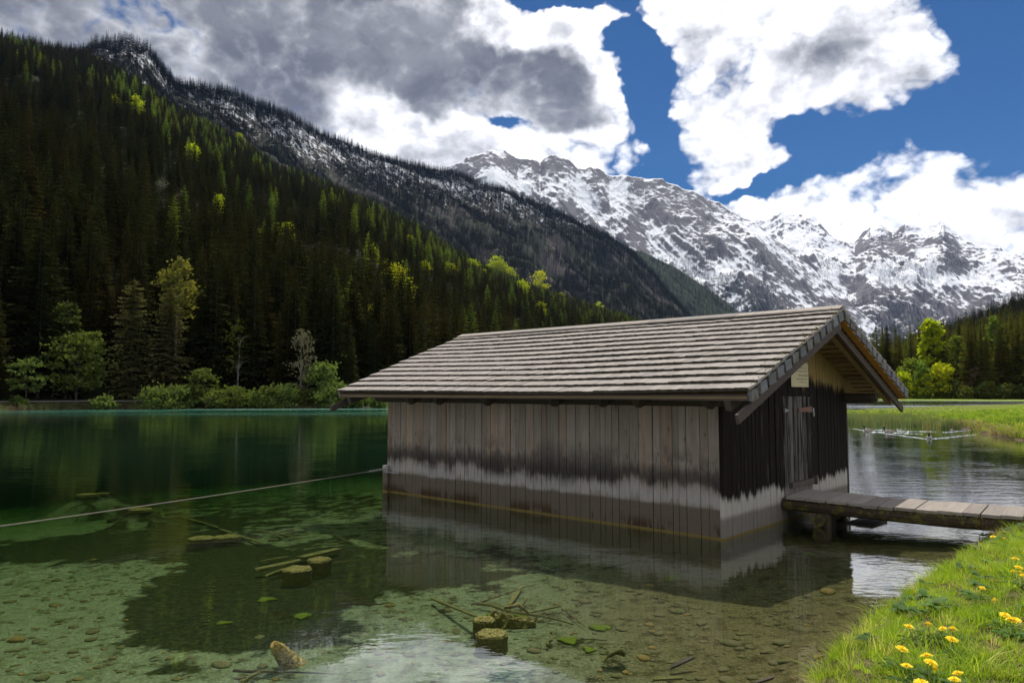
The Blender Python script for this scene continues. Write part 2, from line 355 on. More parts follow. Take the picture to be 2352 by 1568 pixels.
# ------------------------------------------------------------------ mountains: crest lines from bearings at their real distances
def bear(xs): return np.array([azel(x, HY)[0] for x in xs])
def interp(items, a, k=1):
    xs = bear([i[0] for i in items]); return np.interp(a, xs, [i[k] for i in items])
def ridge_mesh(name, crest, base, x0, x1, na, ns, mat_, prof=1.0, amp=(0, 100), rib=(0, 12), seed=0, fields=(), jag=0.0, back=1.35):
    a = np.linspace(azel(x0, HY)[0], azel(x1, HY)[0], na)
    tc = []
    for c in crest:
        A, E_ = azel(c[0], c[1]); tc.append((A, math.tan(E_), c[2]))
    tc = np.array(tc); te = np.interp(a, tc[:, 0], tc[:, 1]); R = np.interp(a, tc[:, 0], tc[:, 2])
    r0 = interp(base, a, 1); z0 = interp(base, a, 2)
    s = np.concatenate([np.linspace(0, 1, ns), 1 + np.linspace(0, 1, 12)[1:] ** 1.2 * (back - 1)])
    A, S = np.meshgrid(a, s, indexing='ij')
    te, R, r0, z0 = (q[:, None] for q in (te, R, r0, z0))
    zc = te * R + EYE
    sc = np.clip(S, 0, 1)
    r = r0 + (R - r0) * S
    z = z0 + (zc - z0) * sc ** prof
    X = r * np.sin(A); Y = r * np.cos(A)
    ww = (1 - sc ** 4) * np.clip(sc * 6, 0, 1) + .10
    if amp[0]: z = z + amp[0] * (ridged(X / amp[1], Y / amp[1], seed, 7, .52) - .55) * ww
    if rib[0]: z = z + rib[0] * (ridged((A * R - .75 * (R - r)) / rib[1] + .5 * fbm(X / 900, Y / 900, seed + 50, 4), r / (rib[1] * 3.2), seed + 60, 6) - .5) * (1 - sc ** 5) * np.clip(sc * 6, 0, 1)
    if jag: z = z + jag * (ridged(X / 260, Y / 260, seed + 80, 5, .6) - .6) * np.exp(-((S - 1) / .30) ** 2)
    z = np.where(S > 1, z - (S - 1) / (back - 1) * (zc * .55), z)
    v = np.stack([X, Y, z], -1).reshape(-1, 3); n1, n2 = X.shape
    i = np.arange(n1 * n2).reshape(n1, n2)
    f = np.stack([i[:-1, :-1], i[1:, :-1], i[1:, 1:], i[:-1, 1:]], -1).reshape(-1, 4)
    me = mesh_from(name, v, f, mat_, True)
    if amp[0] > 200:
        rv = ridged(X / 420, Y / 420, seed + 3, 5, .55) * .6 + .4 * ridged((A * R - .75 * (R - r)) / rib[1] + .5 * fbm(X / 900, Y / 900, seed + 50, 4), r / (rib[1] * 3.2), seed + 60, 4)
        pxv = CX + F * np.tan(A); pyv = HY - F * (z - EYE) / r / np.cos(A)
        fld = sum(q[4] * np.exp(-((pxv - q[0]) / q[2]) ** 2 - ((pyv - q[1]) / q[3]) ** 2) for q in fields)
        fattr(me, 'rib', rv.ravel()); fattr(me, 'field', fld.ravel())
    fattr(me, 'alt', (sc * np.ones_like(X)).ravel())
    o = mesh_obj(name, me, kind='structure')
    return dict(v=v, f=f[(np.arange(len(f)) % (n2 - 1)) < ns - 1], s=sc.ravel(), az=A.ravel())

def f_floor(t, b):
    p = t.pos(); n = t.noise(p, .05, 5, .6); n2 = t.noise(p, .6, 5, .7)
    return t.mix(n, t.mix(n2, (.010, .010, .005), (.028, .024, .012)), t.mix(n2, (.012, .017, .006), (.026, .032, .012)))
M_FLOOR = mat('forest floor', f_floor, .95, .05)
def f_snow(tree_line, lo, hi, snow_bias):
    def fn(t, b):
        p = t.pos(); nz = t.sep(t.nrm())[2]; alt = t.attr('alt')
        n1 = t.noise(p, .004, 8, .62, .4); n2 = t.noise(t.vm('MULTIPLY', p, (1, 1, .5)), .036, 7, .72, .5); n3 = t.noise(t.vm('MULTIPLY', p, (1, 1, 3)), .018, 6, .7, .3)
        steep = t.m('SUBTRACT', 1.0, nz)
        k = t.m('ADD', t.m('MULTIPLY', steep, 2.3), t.m('ADD', t.m('MULTIPLY', t.m('SUBTRACT', n2, .5), 1.35), t.m('MULTIPLY', t.m('SUBTRACT', n3, .5), .8)))
        k = t.m('SUBTRACT', t.m('ADD', k, t.m('MULTIPLY', t.m('SUBTRACT', t.attr('rib'), .5), 1.2)), t.attr('field'))
        k = t.m('ADD', k, t.m('MULTIPLY', t.m('SUBTRACT', n1, .5), .7))
        k = t.m('SUBTRACT', k, t.mr(alt, lo, hi, -.34, snow_bias, False))
        rockf = t.m('MULTIPLY', t.mr(k, .58, .98), .92)
        rock = t.mix(n3, (.045, .042, .048), (.17, .155, .15))
        rock = t.mix(t.mr(t.m('ADD', alt, t.m('MULTIPLY', n1, .25)), tree_line, tree_line + .2), (.030, .034, .026), rock)
        t.put(b.inputs['Normal'], t.bump(t.m('ADD', n2, t.m('MULTIPLY', n3, .6)), .8, 16))
        return t.mix(rockf, (.82, .84, .88), rock)
    return fn
M_SNOW1 = mat('snow and rock', f_snow(.45, .30, .80, .12), .85, .2)
M_SNOW2 = mat('snow and rock far', f_snow(.30, .2, .9, .06), .85, .2)
def f_cliff(t, b):
    p = t.pos(); alt = t.attr('alt'); nz = t.sep(t.nrm())[2]
    n1 = t.noise(p, .012, 6, .6, .4); n2 = t.noise(t.vm('MULTIPLY', p, (1, 1, .7)), .06, 7, .7, .5); n3 = t.noise(p, .15, 4, .7)
    rock = t.mix(n2, (.024, .022, .021), (.125, .11, .103))
    rock = t.mix(t.m('MULTIPLY', t.mr(n1, .38, .56), .85), rock, t.mix(n3, (.014, .020, .010), (.036, .046, .022)))
    y = t.sep(p)[2]
    sn = t.m('ADD', t.m('ADD', n2, t.m('MULTIPLY', n3, .5)), t.mr(y, 330, 560, -.22, .10, False))
    t.put(b.inputs['Normal'], t.bump(n2, 1.0, 8))
    return t.mix(t.mr(sn, .80, .90), rock, (.80, .82, .86))
M_CLIFF = mat('cliff with snow', f_cliff, .9, .1)

M_WOODF = mat('wooded shoulder', lambda t, b: t.mix(t.noise(t.pos(), .02, 6, .7), (.020, .028, .018), (.055, .065, .040)), .95, .05)
# snowy massif behind, right-hand part (farthest)
TD = ridge_mesh('far_snow_mountain',
    [(1350, 640, 7600), (1600, 570, 7600), (1700, 522, 7600), (1740, 508, 7600), (1770, 495, 7600), (1800, 484, 7500), (1830, 490, 7500), (1850, 500, 7400), (1880, 516, 7400), (1905, 541, 7300), (1930, 549, 7300), (1962, 556, 7300), (1975, 540, 7300), (2000, 520, 7200), (2020, 514, 7200), (2050, 530, 7200), (2080, 512, 7100), (2120, 513, 7100), (2150, 509, 7100), (2165, 508, 7000), (2200, 540, 7000), (2240, 560, 6900), (2300, 573, 6800), (2352, 588, 6700), (2500, 620, 6500), (2800, 650, 6000), (3200, 640, 5600)],
    [(1350, 4800, 150), (2000, 4300, 60), (2150, 4200, 60), (2400, 4300, 120), (3200, 4200, 200)], 1350, 3200, 760, 330, M_SNOW2, 1.15, (420, 1900), (170, 640), 5, jag=62, fields=[(2110, 628, 130, 30, .9), (2200, 600, 60, 30, -.5), (2080, 560, 90, 22, -.45), (1830, 560, 60, 30, .4), (1900, 640, 40, 60, .4), (2160, 730, 160, 30, -.35)])
# snowy range in the middle
TC = ridge_mesh('snow_mountain',
    [(500, 520, 4800), (900, 430, 4800), (1000, 390, 4800), (1055, 373, 4800), (1075, 360, 4800), (1100, 351, 4800), (1130, 342, 4800), (1160, 349, 4850), (1190, 364, 4900), (1220, 367, 4900), (1240, 371, 4950), (1252, 360, 4950), (1275, 355, 4950), (1305, 358, 5000), (1325, 380, 5000), (1345, 384, 5000), (1370, 384, 5050), (1400, 402, 5100), (1440, 399, 5100), (1480, 406, 5200), (1520, 409, 5200), (1560, 426, 5200), (1600, 442, 5200), (1640, 460, 5300), (1680, 482, 5300), (1720, 507, 5300), (1745, 522, 5300), (1780, 545, 5300), (1850, 600, 5300), (1950, 690, 5200), (2060, 780, 5100), (2200, 850, 5000)],
    [(500, 3500, 100), (1300, 3400, 60), (1700, 3600, 30), (2000, 4000, 0), (2200, 4300, 0)], 500, 2200, 760, 330, M_SNOW1, 1.1, (330, 1500), (120, 480), 31, jag=40, fields=[(1190, 410, 110, 26, .6), (1120, 362, 70, 12, -.5), (1275, 375, 40, 24, -.6), (1400, 440, 70, 30, .35), (1540, 500, 60, 50, -.35), (1650, 520, 50, 40, -.3), (1680, 620, 60, 30, .5)])
# dark wooded shoulder before it
TB2 = ridge_mesh('wooded_shoulder',
    [(1200, 560, 3300), (1350, 560, 3300), (1440, 570, 3300), (1482, 580, 3300), (1560, 618, 3300), (1640, 672, 3300), (1700, 720, 3250), (1760, 765, 3200), (1850, 810, 3100), (1960, 845, 3000), (2080, 865, 2900), (2200, 880, 2800)],
    [(1200, 2500, 0), (2200, 2100, 0)], 1200, 2200, 200, 80, M_WOODF, 1.0, (90, 420), (50, 260), 41)
# steep ridge with cliffs and dusting of snow
TB = ridge_mesh('cliff_ridge',
    [(-700, 60, 1200), (60, 130, 1300), (150, 125, 1300), (190, 118, 1320), (215, 103, 1320), (290, 92, 1350), (340, 115, 1350), (370, 158, 1380), (402, 196, 1420), (450, 200, 1450), (500, 206, 1500), (560, 226, 1550), (650, 258, 1650), (760, 312, 1750), (850, 352, 1850), (1000, 386, 2000), (1060, 402, 2050), (1170, 444, 2150), (1300, 494, 2250), (1400, 544, 2300), (1450, 578, 2300), (1500, 632, 2300), (1550, 690, 2250), (1600, 742, 2200), (1700, 815, 2100), (1900, 880, 2000)],
    [(-700, 800, 100), (400, 900, 150), (900, 1100, 60), (1300, 1300, 10), (1900, 1500, 0)], -700, 1900, 520, 170, M_CLIFF, .95, (80, 300), (60, 170), 51, jag=9)
# forested slope that comes down to the left shore
A_BASE = [(-1200, 64, .8), (-300, 88, .8), (0, 110, .9), (300, 113, .9), (780, 110, .9), (1000, 135, .8), (1480, 230, .5), (2050, 330, .2)]
TA = ridge_mesh('forest_slope',
    [(-1200, 100, 500), (-500, 90, 700), (-200, 90, 800), (0, 100, 850), (60, 108, 860), (130, 125, 870), (200, 142, 880), (290, 190, 900), (340, 222, 910), (380, 254, 930), (440, 285, 960), (500, 312, 980), (560, 343, 1000), (640, 400, 1040), (760, 440, 1100), (860, 484, 1160), (960, 532, 1220), (1040, 586, 1270), (1120, 630, 1320), (1200, 660, 1370), (1300, 698, 1420), (1400, 728, 1460), (1480, 755, 1480), (1560, 784, 1480), (1700, 820, 1450), (1900, 860, 1400), (2050, 885, 1350)],
    A_BASE, -1200, 2050, 520, 150, M_FLOOR, 1.0, (20, 130), (7, 150), 71)
# hill on the right
TE2 = ridge_mesh('right_hill',
    [(1900, 860, 900), (2080, 800, 900), (2145, 772, 900), (2200, 752, 900), (2286, 720, 900), (2352, 688, 900), (2500, 615, 850), (2800, 470, 800), (3400, 300, 700)],
    [(1900, 430, 0), (3400, 300, 0)], 1900, 3400, 160, 60, M_FLOOR, 1.0, (14, 120), (0, 40), 81)
TE = ridge_mesh('right_slope',
    [(1850, 890, 420), (1990, 868, 420), (2060, 848, 420), (2146, 832, 420), (2250, 812, 420), (2352, 790, 420), (2600, 720, 400), (3000, 600, 360), (3600, 500, 300)],
    [(1850, 262, .1), (2200, 240, .2), (2352, 235, .3), (2700, 200, .4), (3600, 130, .4)], 1850, 3600, 220, 60, M_FLOOR, 1.1, (6, 60), (0, 40), 91)

# ================================================================== BOATHOUSE
HX, HYY, HA = 3.044, 10.668, math.radians(-42.459)
L, W = 7.764, 5.265
OF, OB, OE, ZR, ZE = .854, .445, .954, 3.466, 2.112
hut_T = Matrix.Translation((HX, HYY, 0)) @ Matrix.Rotation(HA, 4, 'Z')
def front_pt(px, py):       # survey direction -> point on the gable wall plane, (local y, z)
    d = Vector(ray(px, py)); Ri = hut_T.inverted()
    o_ = Ri @ Vector((0, 0, EYE)); dd = Ri.to_3x3() @ d
    t_ = -o_.x / dd.x; q = o_ + dd * t_; return q.y, q.z
def grain(t, p, along='z', s=1.0):
    sc = (14 * s, 14 * s, 1.1 * s) if along == 'z' else ((1.1 * s, 14 * s, 14 * s) if along == 'x' else (14 * s, 1.1 * s, 14 * s))
    v = t.vm('ADD', t.vm('MULTIPLY', p, sc), t.vm('SCALE', (1, 1, 1), scale=t.m('MULTIPLY', t.rnd(), 37.0)))
    return v
def f_longwall(t, b):
    p = t.obj(); z = t.sep(t.pos())[2]; r = t.rnd()
    g = grain(t, p); n1 = t.noise(g, 1.0, 6, .65, .6); n2 = t.noise(g, 3.5, 4, .7); blot = t.noise(t.pos(), 1.3, 5, .6)
    base = t.mix(n1, (.105, .084, .067), (.33, .285, .24))
    base = t.mix(t.mr(r, .55, 1.0), base, t.vm('MULTIPLY', base, (1.12, .98, .84)))
    base = t.vm('SCALE', base, scale=t.m('ADD', .82, t.m('MULTIPLY', t.m('FRACT', t.m('MULTIPLY', r, 7.3)), .30)))
    knot = t.mr(t.voro(t.vm('MULTIPLY', t.vm('ADD', p, t.vm('SCALE', (3, 2, 5), scale=r)), (7, 7, 2.6)), 1.0), .0, .16, 1, 0)
    base = t.mix(t.m('MULTIPLY', knot, .75), base, (.035, .025, .018))
    zz = t.m('ADD', t.m('ADD', z, t.m('MULTIPLY', t.m('SUBTRACT', blot, .5), .38)), t.m('ADD', t.m('MULTIPLY', t.m('SUBTRACT', n1, .5), .30), t.m('MULTIPLY', t.m('SUBTRACT', t.m('FRACT', t.m('MULTIPLY', r, 3.7)), .5), .05)))
    sm = t.m('MULTIPLY', t.mr(t.noise(t.vm('MULTIPLY', t.pos(), (9, 9, 2.2)), 1.0, 5, .75, .5), .54, .70), t.mr(t.noise(t.pos(), .8, 2), .42, .6))
    base = t.mix(t.m('MULTIPLY', sm, .6), base, (.05, .042, .036))
    streak = t.m('MULTIPLY', t.mr(zz, 1.45, .95), t.mr(t.m('ADD', n1, t.m('MULTIPLY', t.m('SUBTRACT', blot, .5), 1.6)), .40, .62))
    base = t.mix(t.m('MULTIPLY', streak, .72), base, (.030, .027, .026))
    dark = t.m('MULTIPLY', t.mr(zz, 1.05, .80), t.mr(zz, .60, .76))
    base = t.mix(t.m('MULTIPLY', dark, .80), base, (.030, .026, .024))
    white = t.m('MULTIPLY', t.mr(zz, .74, .52), t.mr(zz, .38, .48))
    base = t.mix(t.m('MULTIPLY', white, .78), base, t.mix(n2, (.17, .16, .145), (.42, .40, .37)))
    low = t.mr(t.m('ADD', z, t.m('MULTIPLY', t.m('SUBTRACT', blot, .5), .10)), .44, .38)
    base = t.mix(low, base, t.mix(t.noise(t.pos(), 60, 3, .7), (.052, .042, .030), (.15, .125, .092)))
    moss = t.m('MULTIPLY', t.mr(z, .26, .05), t.mr(t.m('ADD', n1, t.m('MULTIPLY', t.m('SUBTRACT', blot, .5), 1.5)), .46, .6))
    base = t.mix(t.m('MULTIPLY', moss, .85), base, (.040, .022, .010))
    base = t.mix(t.mr(z, .035, .012), base, (.16, .12, .035))
    base = t.mix(t.mr(z, .0, -.05), base, (.07, .07, .025))
    nail = t.mr(t.voro(t.vm('MULTIPLY', t.pos(), (9, 9, 5)), 1.0), .0, .05, 1, 0)
    base = t.mix(t.m('MULTIPLY', nail, .6), base, (.02, .015, .01))
    t.put(b.inputs['Normal'], t.bump(t.m('ADD', n1, t.m('MULTIPLY', n2, .6)), .6, .012))
    return base
M_LONG = mat('weathered grey board', f_longwall, .9, .1)
def f_front(t, b):
    p = t.obj(); z = t.sep(t.pos())[2]; r = t.rnd(); pp = t.pos()
    g = grain(t, p); n1 = t.noise(g, 1.0, 6, .65, .6); n2 = t.noise(g, 3.5, 4, .7); blot = t.noise(pp, 1.6, 5, .6)
    yl = t.vm('DOT_PRODUCT', t.vm('SUBTRACT', pp, (HX, HYY, 0)), (-math.sin(HA), math.cos(HA), 0))
    zz = t.m('ADD', z, t.m('ADD', t.m('MULTIPLY', t.m('SUBTRACT', n1, .5), .5), t.m('MULTIPLY', t.m('SUBTRACT', t.m('FRACT', t.m('MULTIPLY', r, 3.7)), .5), .12)))
    tar = t.mix(n1, (.006, .0045, .004), (.022, .017, .014))
    tar = t.mix(t.m('MULTIPLY', t.mr(n1, .60, .72), .45), tar, (.14, .11, .085))
    gold = t.mix(n1, (.14, .09, .03), (.34, .25, .10))
    top = t.mr(t.m('ADD', t.m('ADD', zz, t.m('MULTIPLY', t.m('SUBTRACT', blot, .5), .5)), t.m('MULTIPLY', yl, .12)), 2.62, 2.85)
    c = t.mix(top, tar, gold)
    z2 = t.m('ADD', z, t.m('ADD', t.m('MULTIPLY', t.m('SUBTRACT', n1, .5), .36), t.m('MULTIPLY', t.m('SUBTRACT', t.m('FRACT', t.m('MULTIPLY', r, 5.1)), .5), .10)))
    c = t.mix(t.mr(z2, .62, .50), c, t.mix(n2, (.24, .22, .19), (.50, .47, .41)))
    c = t.mix(t.mr(t.m('ADD', z, t.m('MULTIPLY', t.m('SUBTRACT', blot, .5), .05)), .36, .26), c, t.mix(n2, (.12, .10, .085), (.22, .20, .17)))
    c = t.mix(t.mr(z, .035, .012), c, (.16, .12, .035))
    c = t.mix(t.mr(z, .0, -.05), c, (.07, .07, .025))
    t.put(b.inputs['Normal'], t.bump(t.m('ADD', n1, t.m('MULTIPLY', n2, .6)), .6, .012))
    return c
M_FRONT = mat('tarred board', f_front, .85, .06)
def f_door(t, b):
    p = t.obj(); z = t.sep(t.pos())[2]; r = t.rnd()
    g = grain(t, p); n1 = t.noise(g, 1.0, 6, .65, .6); n2 = t.noise(g, 3.5, 4, .7)
    c = t.mix(t.mr(t.m('ADD', n1, t.m('MULTIPLY', t.m('SUBTRACT', r, .5), .18)), .42, .66), (.016, .013, .012), (.13, .12, .108))
    c = t.mix(t.mr(z, .62, .45), c, t.mix(n2, (.10, .085, .07), (.24, .21, .18)))
    t.put(b.inputs['Normal'], t.bump(n1, .6, .012)); return c
M_DOOR = mat('door board', f_door, .85, .08)
def f_shingle(t, b):
    p = t.obj(); r = t.rnd(); g = grain(t, p, 'y', 1.3); n1 = t.noise(g, 1.0, 5, .65, .4); n2 = t.noise(t.pos(), 4.0, 5, .7); n3 = t.noise(t.pos(), 60, 3, .7)
    c = t.mix(n1, (.17, .15, .133), (.36, .33, .30))
    c = t.vm('SCALE', c, scale=t.m('ADD', .82, t.m('MULTIPLY', r, .32)))
    c = t.mix(t.m('MULTIPLY', t.mr(n3, .55, .7), .45), c, (.10, .085, .07))
    c = t.mix(t.m('MULTIPLY', t.mr(n2, .70, .78), .8), c, (.30, .25, .05))
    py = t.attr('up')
    butt = t.mr(py, -.172, -.190)  # shade on the butt ends is put into the colour
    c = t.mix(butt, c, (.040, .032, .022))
    t.put(b.inputs['Normal'], t.bump(n1, .7, .010)); return c
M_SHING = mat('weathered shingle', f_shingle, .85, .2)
def wood(name, lo, hi, along='x', moss=0.0, rough=.85):
    def fn(t, b):
        p = t.obj(); g = grain(t, p, along); n1 = t.noise(g, 1.0, 6, .65, .5); n2 = t.noise(t.pos(), 7, 5, .7)
        c = t.mix(n1, lo, hi)
        c = t.vm('SCALE', c, scale=t.m('ADD', .8, t.m('MULTIPLY', t.rnd(), .4)))
        if moss: c = t.mix(t.m('MULTIPLY', t.mr(n2, .62 - moss * .2, .72 - moss * .2), .9), c, t.mix(n1, (.05, .045, .01), (.16, .15, .03)))
        t.put(b.inputs['Normal'], t.bump(n1, .6, .012)); return c
    return mat(name, fn, rough, .2)
M_BARGE = wood('brown barge board', (.035, .026, .021), (.115, .09, .075))
M_BEAM = wood('dark beam', (.022, .018, .014), (.07, .055, .04))
M_LATH = wood('roof lath', (.12, .08, .035), (.28, .20, .10))
M_ORANGE = wood('sunlit orange board', (.20, .09, .015), (.40, .20, .045))  # orange sunlight under the right overhang, put into the board colour
M_CAP = wood('grey shingle end', (.07, .07, .075), (.22, .22, .23), 'y', .45)
M_PLANK = wood('walkway plank', (.16, .135, .115), (.36, .32, .28), 'y')
M_LOG = wood('mossy log', (.020, .014, .009), (.075, .052, .032), 'x', .6)
M_PILE = wood('wet timber', (.028, .022, .015), (.10, .08, .055), 'z')
M_SOD = wood('underwater timber', (.075, .075, .022), (.20, .18, .065), 'x', .9)
M_RUST = mat('rusty iron', lambda t, b: t.mix(t.noise(t.pos(), 40, 5, .7), (.06, .03, .02), (.24, .11, .07)), .75, .4)
M_IRON = mat('grey iron', lambda t, b: t.mix(t.noise(t.pos(), 60, 4), (.08, .08, .08), (.3, .29, .27)), .5, .5)
M_PAPER = mat('faded paper', lambda t, b: t.mix(t.noise(t.pos(), 14, 5, .6), (.42, .36, .19), (.62, .56, .38)), .9, .1)
M_INK = mat('faded ink', lambda t, b: (.10, .08, .07), .9, .1)
M_MOSS = mat('lichen and moss', lambda t, b: t.mix(t.noise(t.pos(), 30, 5, .7), (.045, .035, .015), (.26, .23, .08)), .95, .05)

hut = empty('boathouse', (HX, HYY, 0), (0, 0, HA), label='weathered wooden boathouse with a shingled gable roof standing in the lake', category='boathouse')
PITCH = math.atan2(ZR - ZE, W / 2 + OE)
def roof_z(y):            # underside plane of the shingle layer
    return ZR - abs(y - W / 2) * math.tan(PITCH) - .10
# backing walls, then each board in front of them
b_ = MB(); b_.box((-L / 2, .045, .65), (L - .08, .03, 2.7)); b_.box((-L / 2, W - .03, .65), (L, .06, 2.7)); b_.box((-L + .03, W / 2, .65), (.05, W - .2, 2.7))
long_wall = b_.obj('long_wall', M_BEAM, hut)
v = [(-.05, .07, -1), (-.05, W - .07, -1), (-.05, W - .07, roof_z(W - .07)), (-.05, W / 2, roof_z(W / 2)), (-.05, .07, roof_z(.07))]
v += [(a - .03, b2, c2) for a, b2, c2 in v]
gable_wall = mesh_obj('gable_wall', mesh_from('gable_wall', v, [(0, 1, 2, 3, 4), (9, 8, 7, 6, 5)] + [(i, i + 5, (i + 1) % 5 + 5, (i + 1) % 5) for i in range(5)], M_BEAM), hut)
def board(name, parent, mat_, c, w_, th, z0, z1a, z1b, axis, off, bev=.006):
    """upright board w_ wide; axis 0: runs along x on the long wall, 1: along y on the gable; the top is cut to the roof slope"""
    h = w_ / 2 - .003; e = bev
    prof = [(-h, 0), (-h, th - e), (-h + e, th), (h - e, th), (h, th - e), (h, 0)]
    vs = []
    for top in (0, 1):
        for (a, d) in prof:
            z = z0 if not top else z1a + (z1b - z1a) * (a + w_ / 2) / w_
            vs.append((a, -d, z) if axis == 0 else (d, a, z))
    fs = [tuple(range(5, -1, -1)) if axis == 0 else tuple(range(6)), tuple(range(6, 12)) if axis == 0 else tuple(range(11, 5, -1))]
    for i in range(6):
        j = (i + 1) % 6; q = (i, j, j + 6, i + 6)
        fs.append(q if axis == 0 else q[::-1])
    me = mesh_from(name, vs, fs, mat_)
    return mesh_obj(name, me, parent, loc=(c, off, 0) if axis == 0 else (off, c, 0), rot=(random.uniform(-.002, .002), random.uniform(-.003, .003), 0))
x = -L + .012; first = True
while x < -.02:
    w_ = random.choice([.10, .13, .15, .18, .20, .23]) * random.uniform(.92, 1.08)
    if x + w_ > -.09: w_ = -x
    dpt = random.uniform(0, .012)
    board('board', long_wall, M_LONG, x + w_ / 2, w_, .026 + dpt, -.9, 2.06, 2.06, 0, .03 - .002)
    x += w_
b_ = MB(); b_.box((-L + .03, .0, -.1), (.17, .13, 1.30), None, .004); b_.obj('corner_post', M_LONG, long_wall)
b_ = MB(); b_.box((-.030, .006, .58), (.066, .046, 2.96), None, .002); b_.obj('corner_board', M_FRONT, gable_wall)
dl, _ = front_pt(1800, 1000); dr, _ = front_pt(1864, 1000); _, dtop = front_pt(1832, 910)
dtop = max(1.9, dtop)
y = -.02
while y < W - .01:
    w_ = random.choice([.13, .15, .17, .20]) * random.uniform(.9, 1.05)
    in_door = dl - .01 < y < dr - .03
    if y < dl - .01 < y + w_ + .05: w_ = dl - y
    if in_door and y + w_ > dr - .05: w_ = dr - y
    if y + w_ > W - .08: w_ = W + .02 - y
    z0 = -.9 if not in_door else dtop + .015
    c = y + w_ / 2
    o = board('board', gable_wall, M_FRONT, c, w_, .026 + random.uniform(0, .010), z0, roof_z(y) - .01, roof_z(y + w_) - .01, 1, -.045)
    if in_door: board('board', gable_wall, M_FRONT, c, w_, .026, -.9, .36, .36, 1, -.045)
    y += w_
door = mesh_obj('door', MB().box((-.035, (dl + dr) / 2, (.40 + dtop) / 2), (.02, dr - dl - .02, dtop - .42)).mesh('door', M_BEAM), hut)
nb = 6; bw = (dr - dl - .01) / nb
for i in range(nb): board('door_board', door, M_DOOR, dl + .005 + bw * (i + .5), bw - .003, .022, .40, dtop, dtop, 1, -.022 + random.uniform(0, .004))
# latch bar, hinge, padlock, bottom ledge
ya, za = front_pt(1832, 941); yb, zb = front_pt(1862, 939)
b_ = MB(); b_.add([(.006, ya, za - .03), (.006, yb, zb - .055), (.006, yb, zb + .05), (.006, ya, za + .025), (.022, ya, za - .03), (.022, yb, zb - .055), (.022, yb, zb + .05), (.022, ya, za + .025)], [(0, 3, 2, 1), (4, 5, 6, 7), (0, 1, 5, 4), (1, 2, 6, 5), (2, 3, 7, 6), (3, 0, 4, 7)])
b_.obj('latch', M_RUST, door)
b_ = MB(); b_.box((.02, yb + .05, zb - .02), (.03, .05, .08)); b_.tube([(.03, yb + .05, zb - .06), (.03, yb + .05, zb - .13)], .018, 6); b_.obj('padlock', M_IRON, door)
b_ = MB(); b_.box((.015, dl + .1, za + .0), (.02, .16, .03)); b_.box((.02, dl + .03, za), (.03, .05, .07)); b_.obj('hinge', M_IRON, door)
y1, z1 = front_pt(1813, 1112); y2, z2 = front_pt(1866, 1104)
b_ = MB(); b_.box((.03, (y1 + y2) / 2, .56), (.06, y2 - y1, .085), None, .004); b_.box((.05, y2 - .01, .57), (.09, .06, .15)); b_.obj('door_ledge', M_BARGE, door)
# notice on the gable
s1, q1 = front_pt(1817, 888); s2, q2 = front_pt(1856, 888)
nt = mesh_obj('notice', MB().box((.006, (s1 + s2) / 2, q1 + .21), (.008, s2 - s1, .42)).mesh('notice', M_PAPER), hut, label='yellowed handwritten paper notice on the gable')
b_ = MB(); SW = s2 - s1
for row, (zz, a0, a1, hh) in enumerate([(.08, .45, .9, .014), (.135, .25, .95, .02), (.20, .40, 1.0, .035), (.27, .2, .95, .02), (.33, .1, .9, .02)]):
    yq = s1 + SW * a0
    while yq < s1 + SW * a1 - .02:
        l_ = random.uniform(.006, .016); b_.box((.0115, yq, q1 + zz + random.uniform(-.004, .004)), (.001, .0035, hh * random.uniform(.4, 1))); b_.box((.0118, yq + l_ / 2, q1 + zz + random.uniform(-.3, .3) * hh), (.001, l_, .003))
        yq += l_ + random.choice([.003, .004, .012])
b_.obj('handwriting', M_INK, nt, kind='stuff')

# roof: deck, shingles, end caps, boards
roof = None
SPAN = W / 2 + OE; SL = SPAN / math.cos(PITCH); NR = 13; EXPO = SL / NR
b_ = MB()
for sgn in (-1, 1):
    Mx = Matrix.Rotation(sgn * -PITCH, 4, 'X')
    yc = W / 2 + sgn * SPAN / 2
    b_.box(((-L - OB + OF) / 2, yc, (ZR + ZE) / 2 - .085), (L + OB + OF - .10, SL - .02, .018), Mx)
roof = b_.obj('roof', M_LATH, hut)
SHV = []
for k in range(6):
    m_ = MB(); j = lambda a: random.uniform(-a, a)
    n = 5; hw = .5; ys = [-.19, .22]; th = .036 + j(.004)
    vs = []
    for i in range(n):
        xx = -hw + i / (n - 1) + (j(.03) if 0 < i < n - 1 else 0)
        dj = j(.004); tj = j(.0025)
        vs += [(xx * .985, ys[0] + dj, -.006), (xx * .985, ys[0] + dj + .003, th + tj), (xx * .985, ys[1], .012 + tj * .3), (xx * .985, ys[1], -.006)]
    fs = []
    for i in range(n - 1):
        for q in range(4): fs.append((i * 4 + q, i * 4 + (q + 1) % 4, (i + 1) * 4 + (q + 1) % 4, (i + 1) * 4 + q))
    fs += [(3, 2, 1, 0), tuple(range((n - 1) * 4, n * 4))]
    m_.add(vs, [tuple(reversed(q)) for q in fs]); SHV.append(m_)
def sh_attr(me, ys): fattr(me, 'up', ys); return me
SH_ME = [sh_attr(m_.mesh('shingle', M_SHING), [p[1] for p in m_.v]) for m_ in SHV]
def row_frame(sgn, r):      # centre of a row on the roof: local frame with y up the slope
    d = (r + .5) * EXPO
    yc = W / 2 + sgn * (SPAN - d * math.cos(PITCH)); zc = ZE + d * math.sin(PITCH)
    R_ = Matrix.Rotation(0 if sgn < 0 else PI, 4, 'Z') @ Matrix.Rotation(PITCH, 4, 'X')
    return yc, zc, R_
cand = []
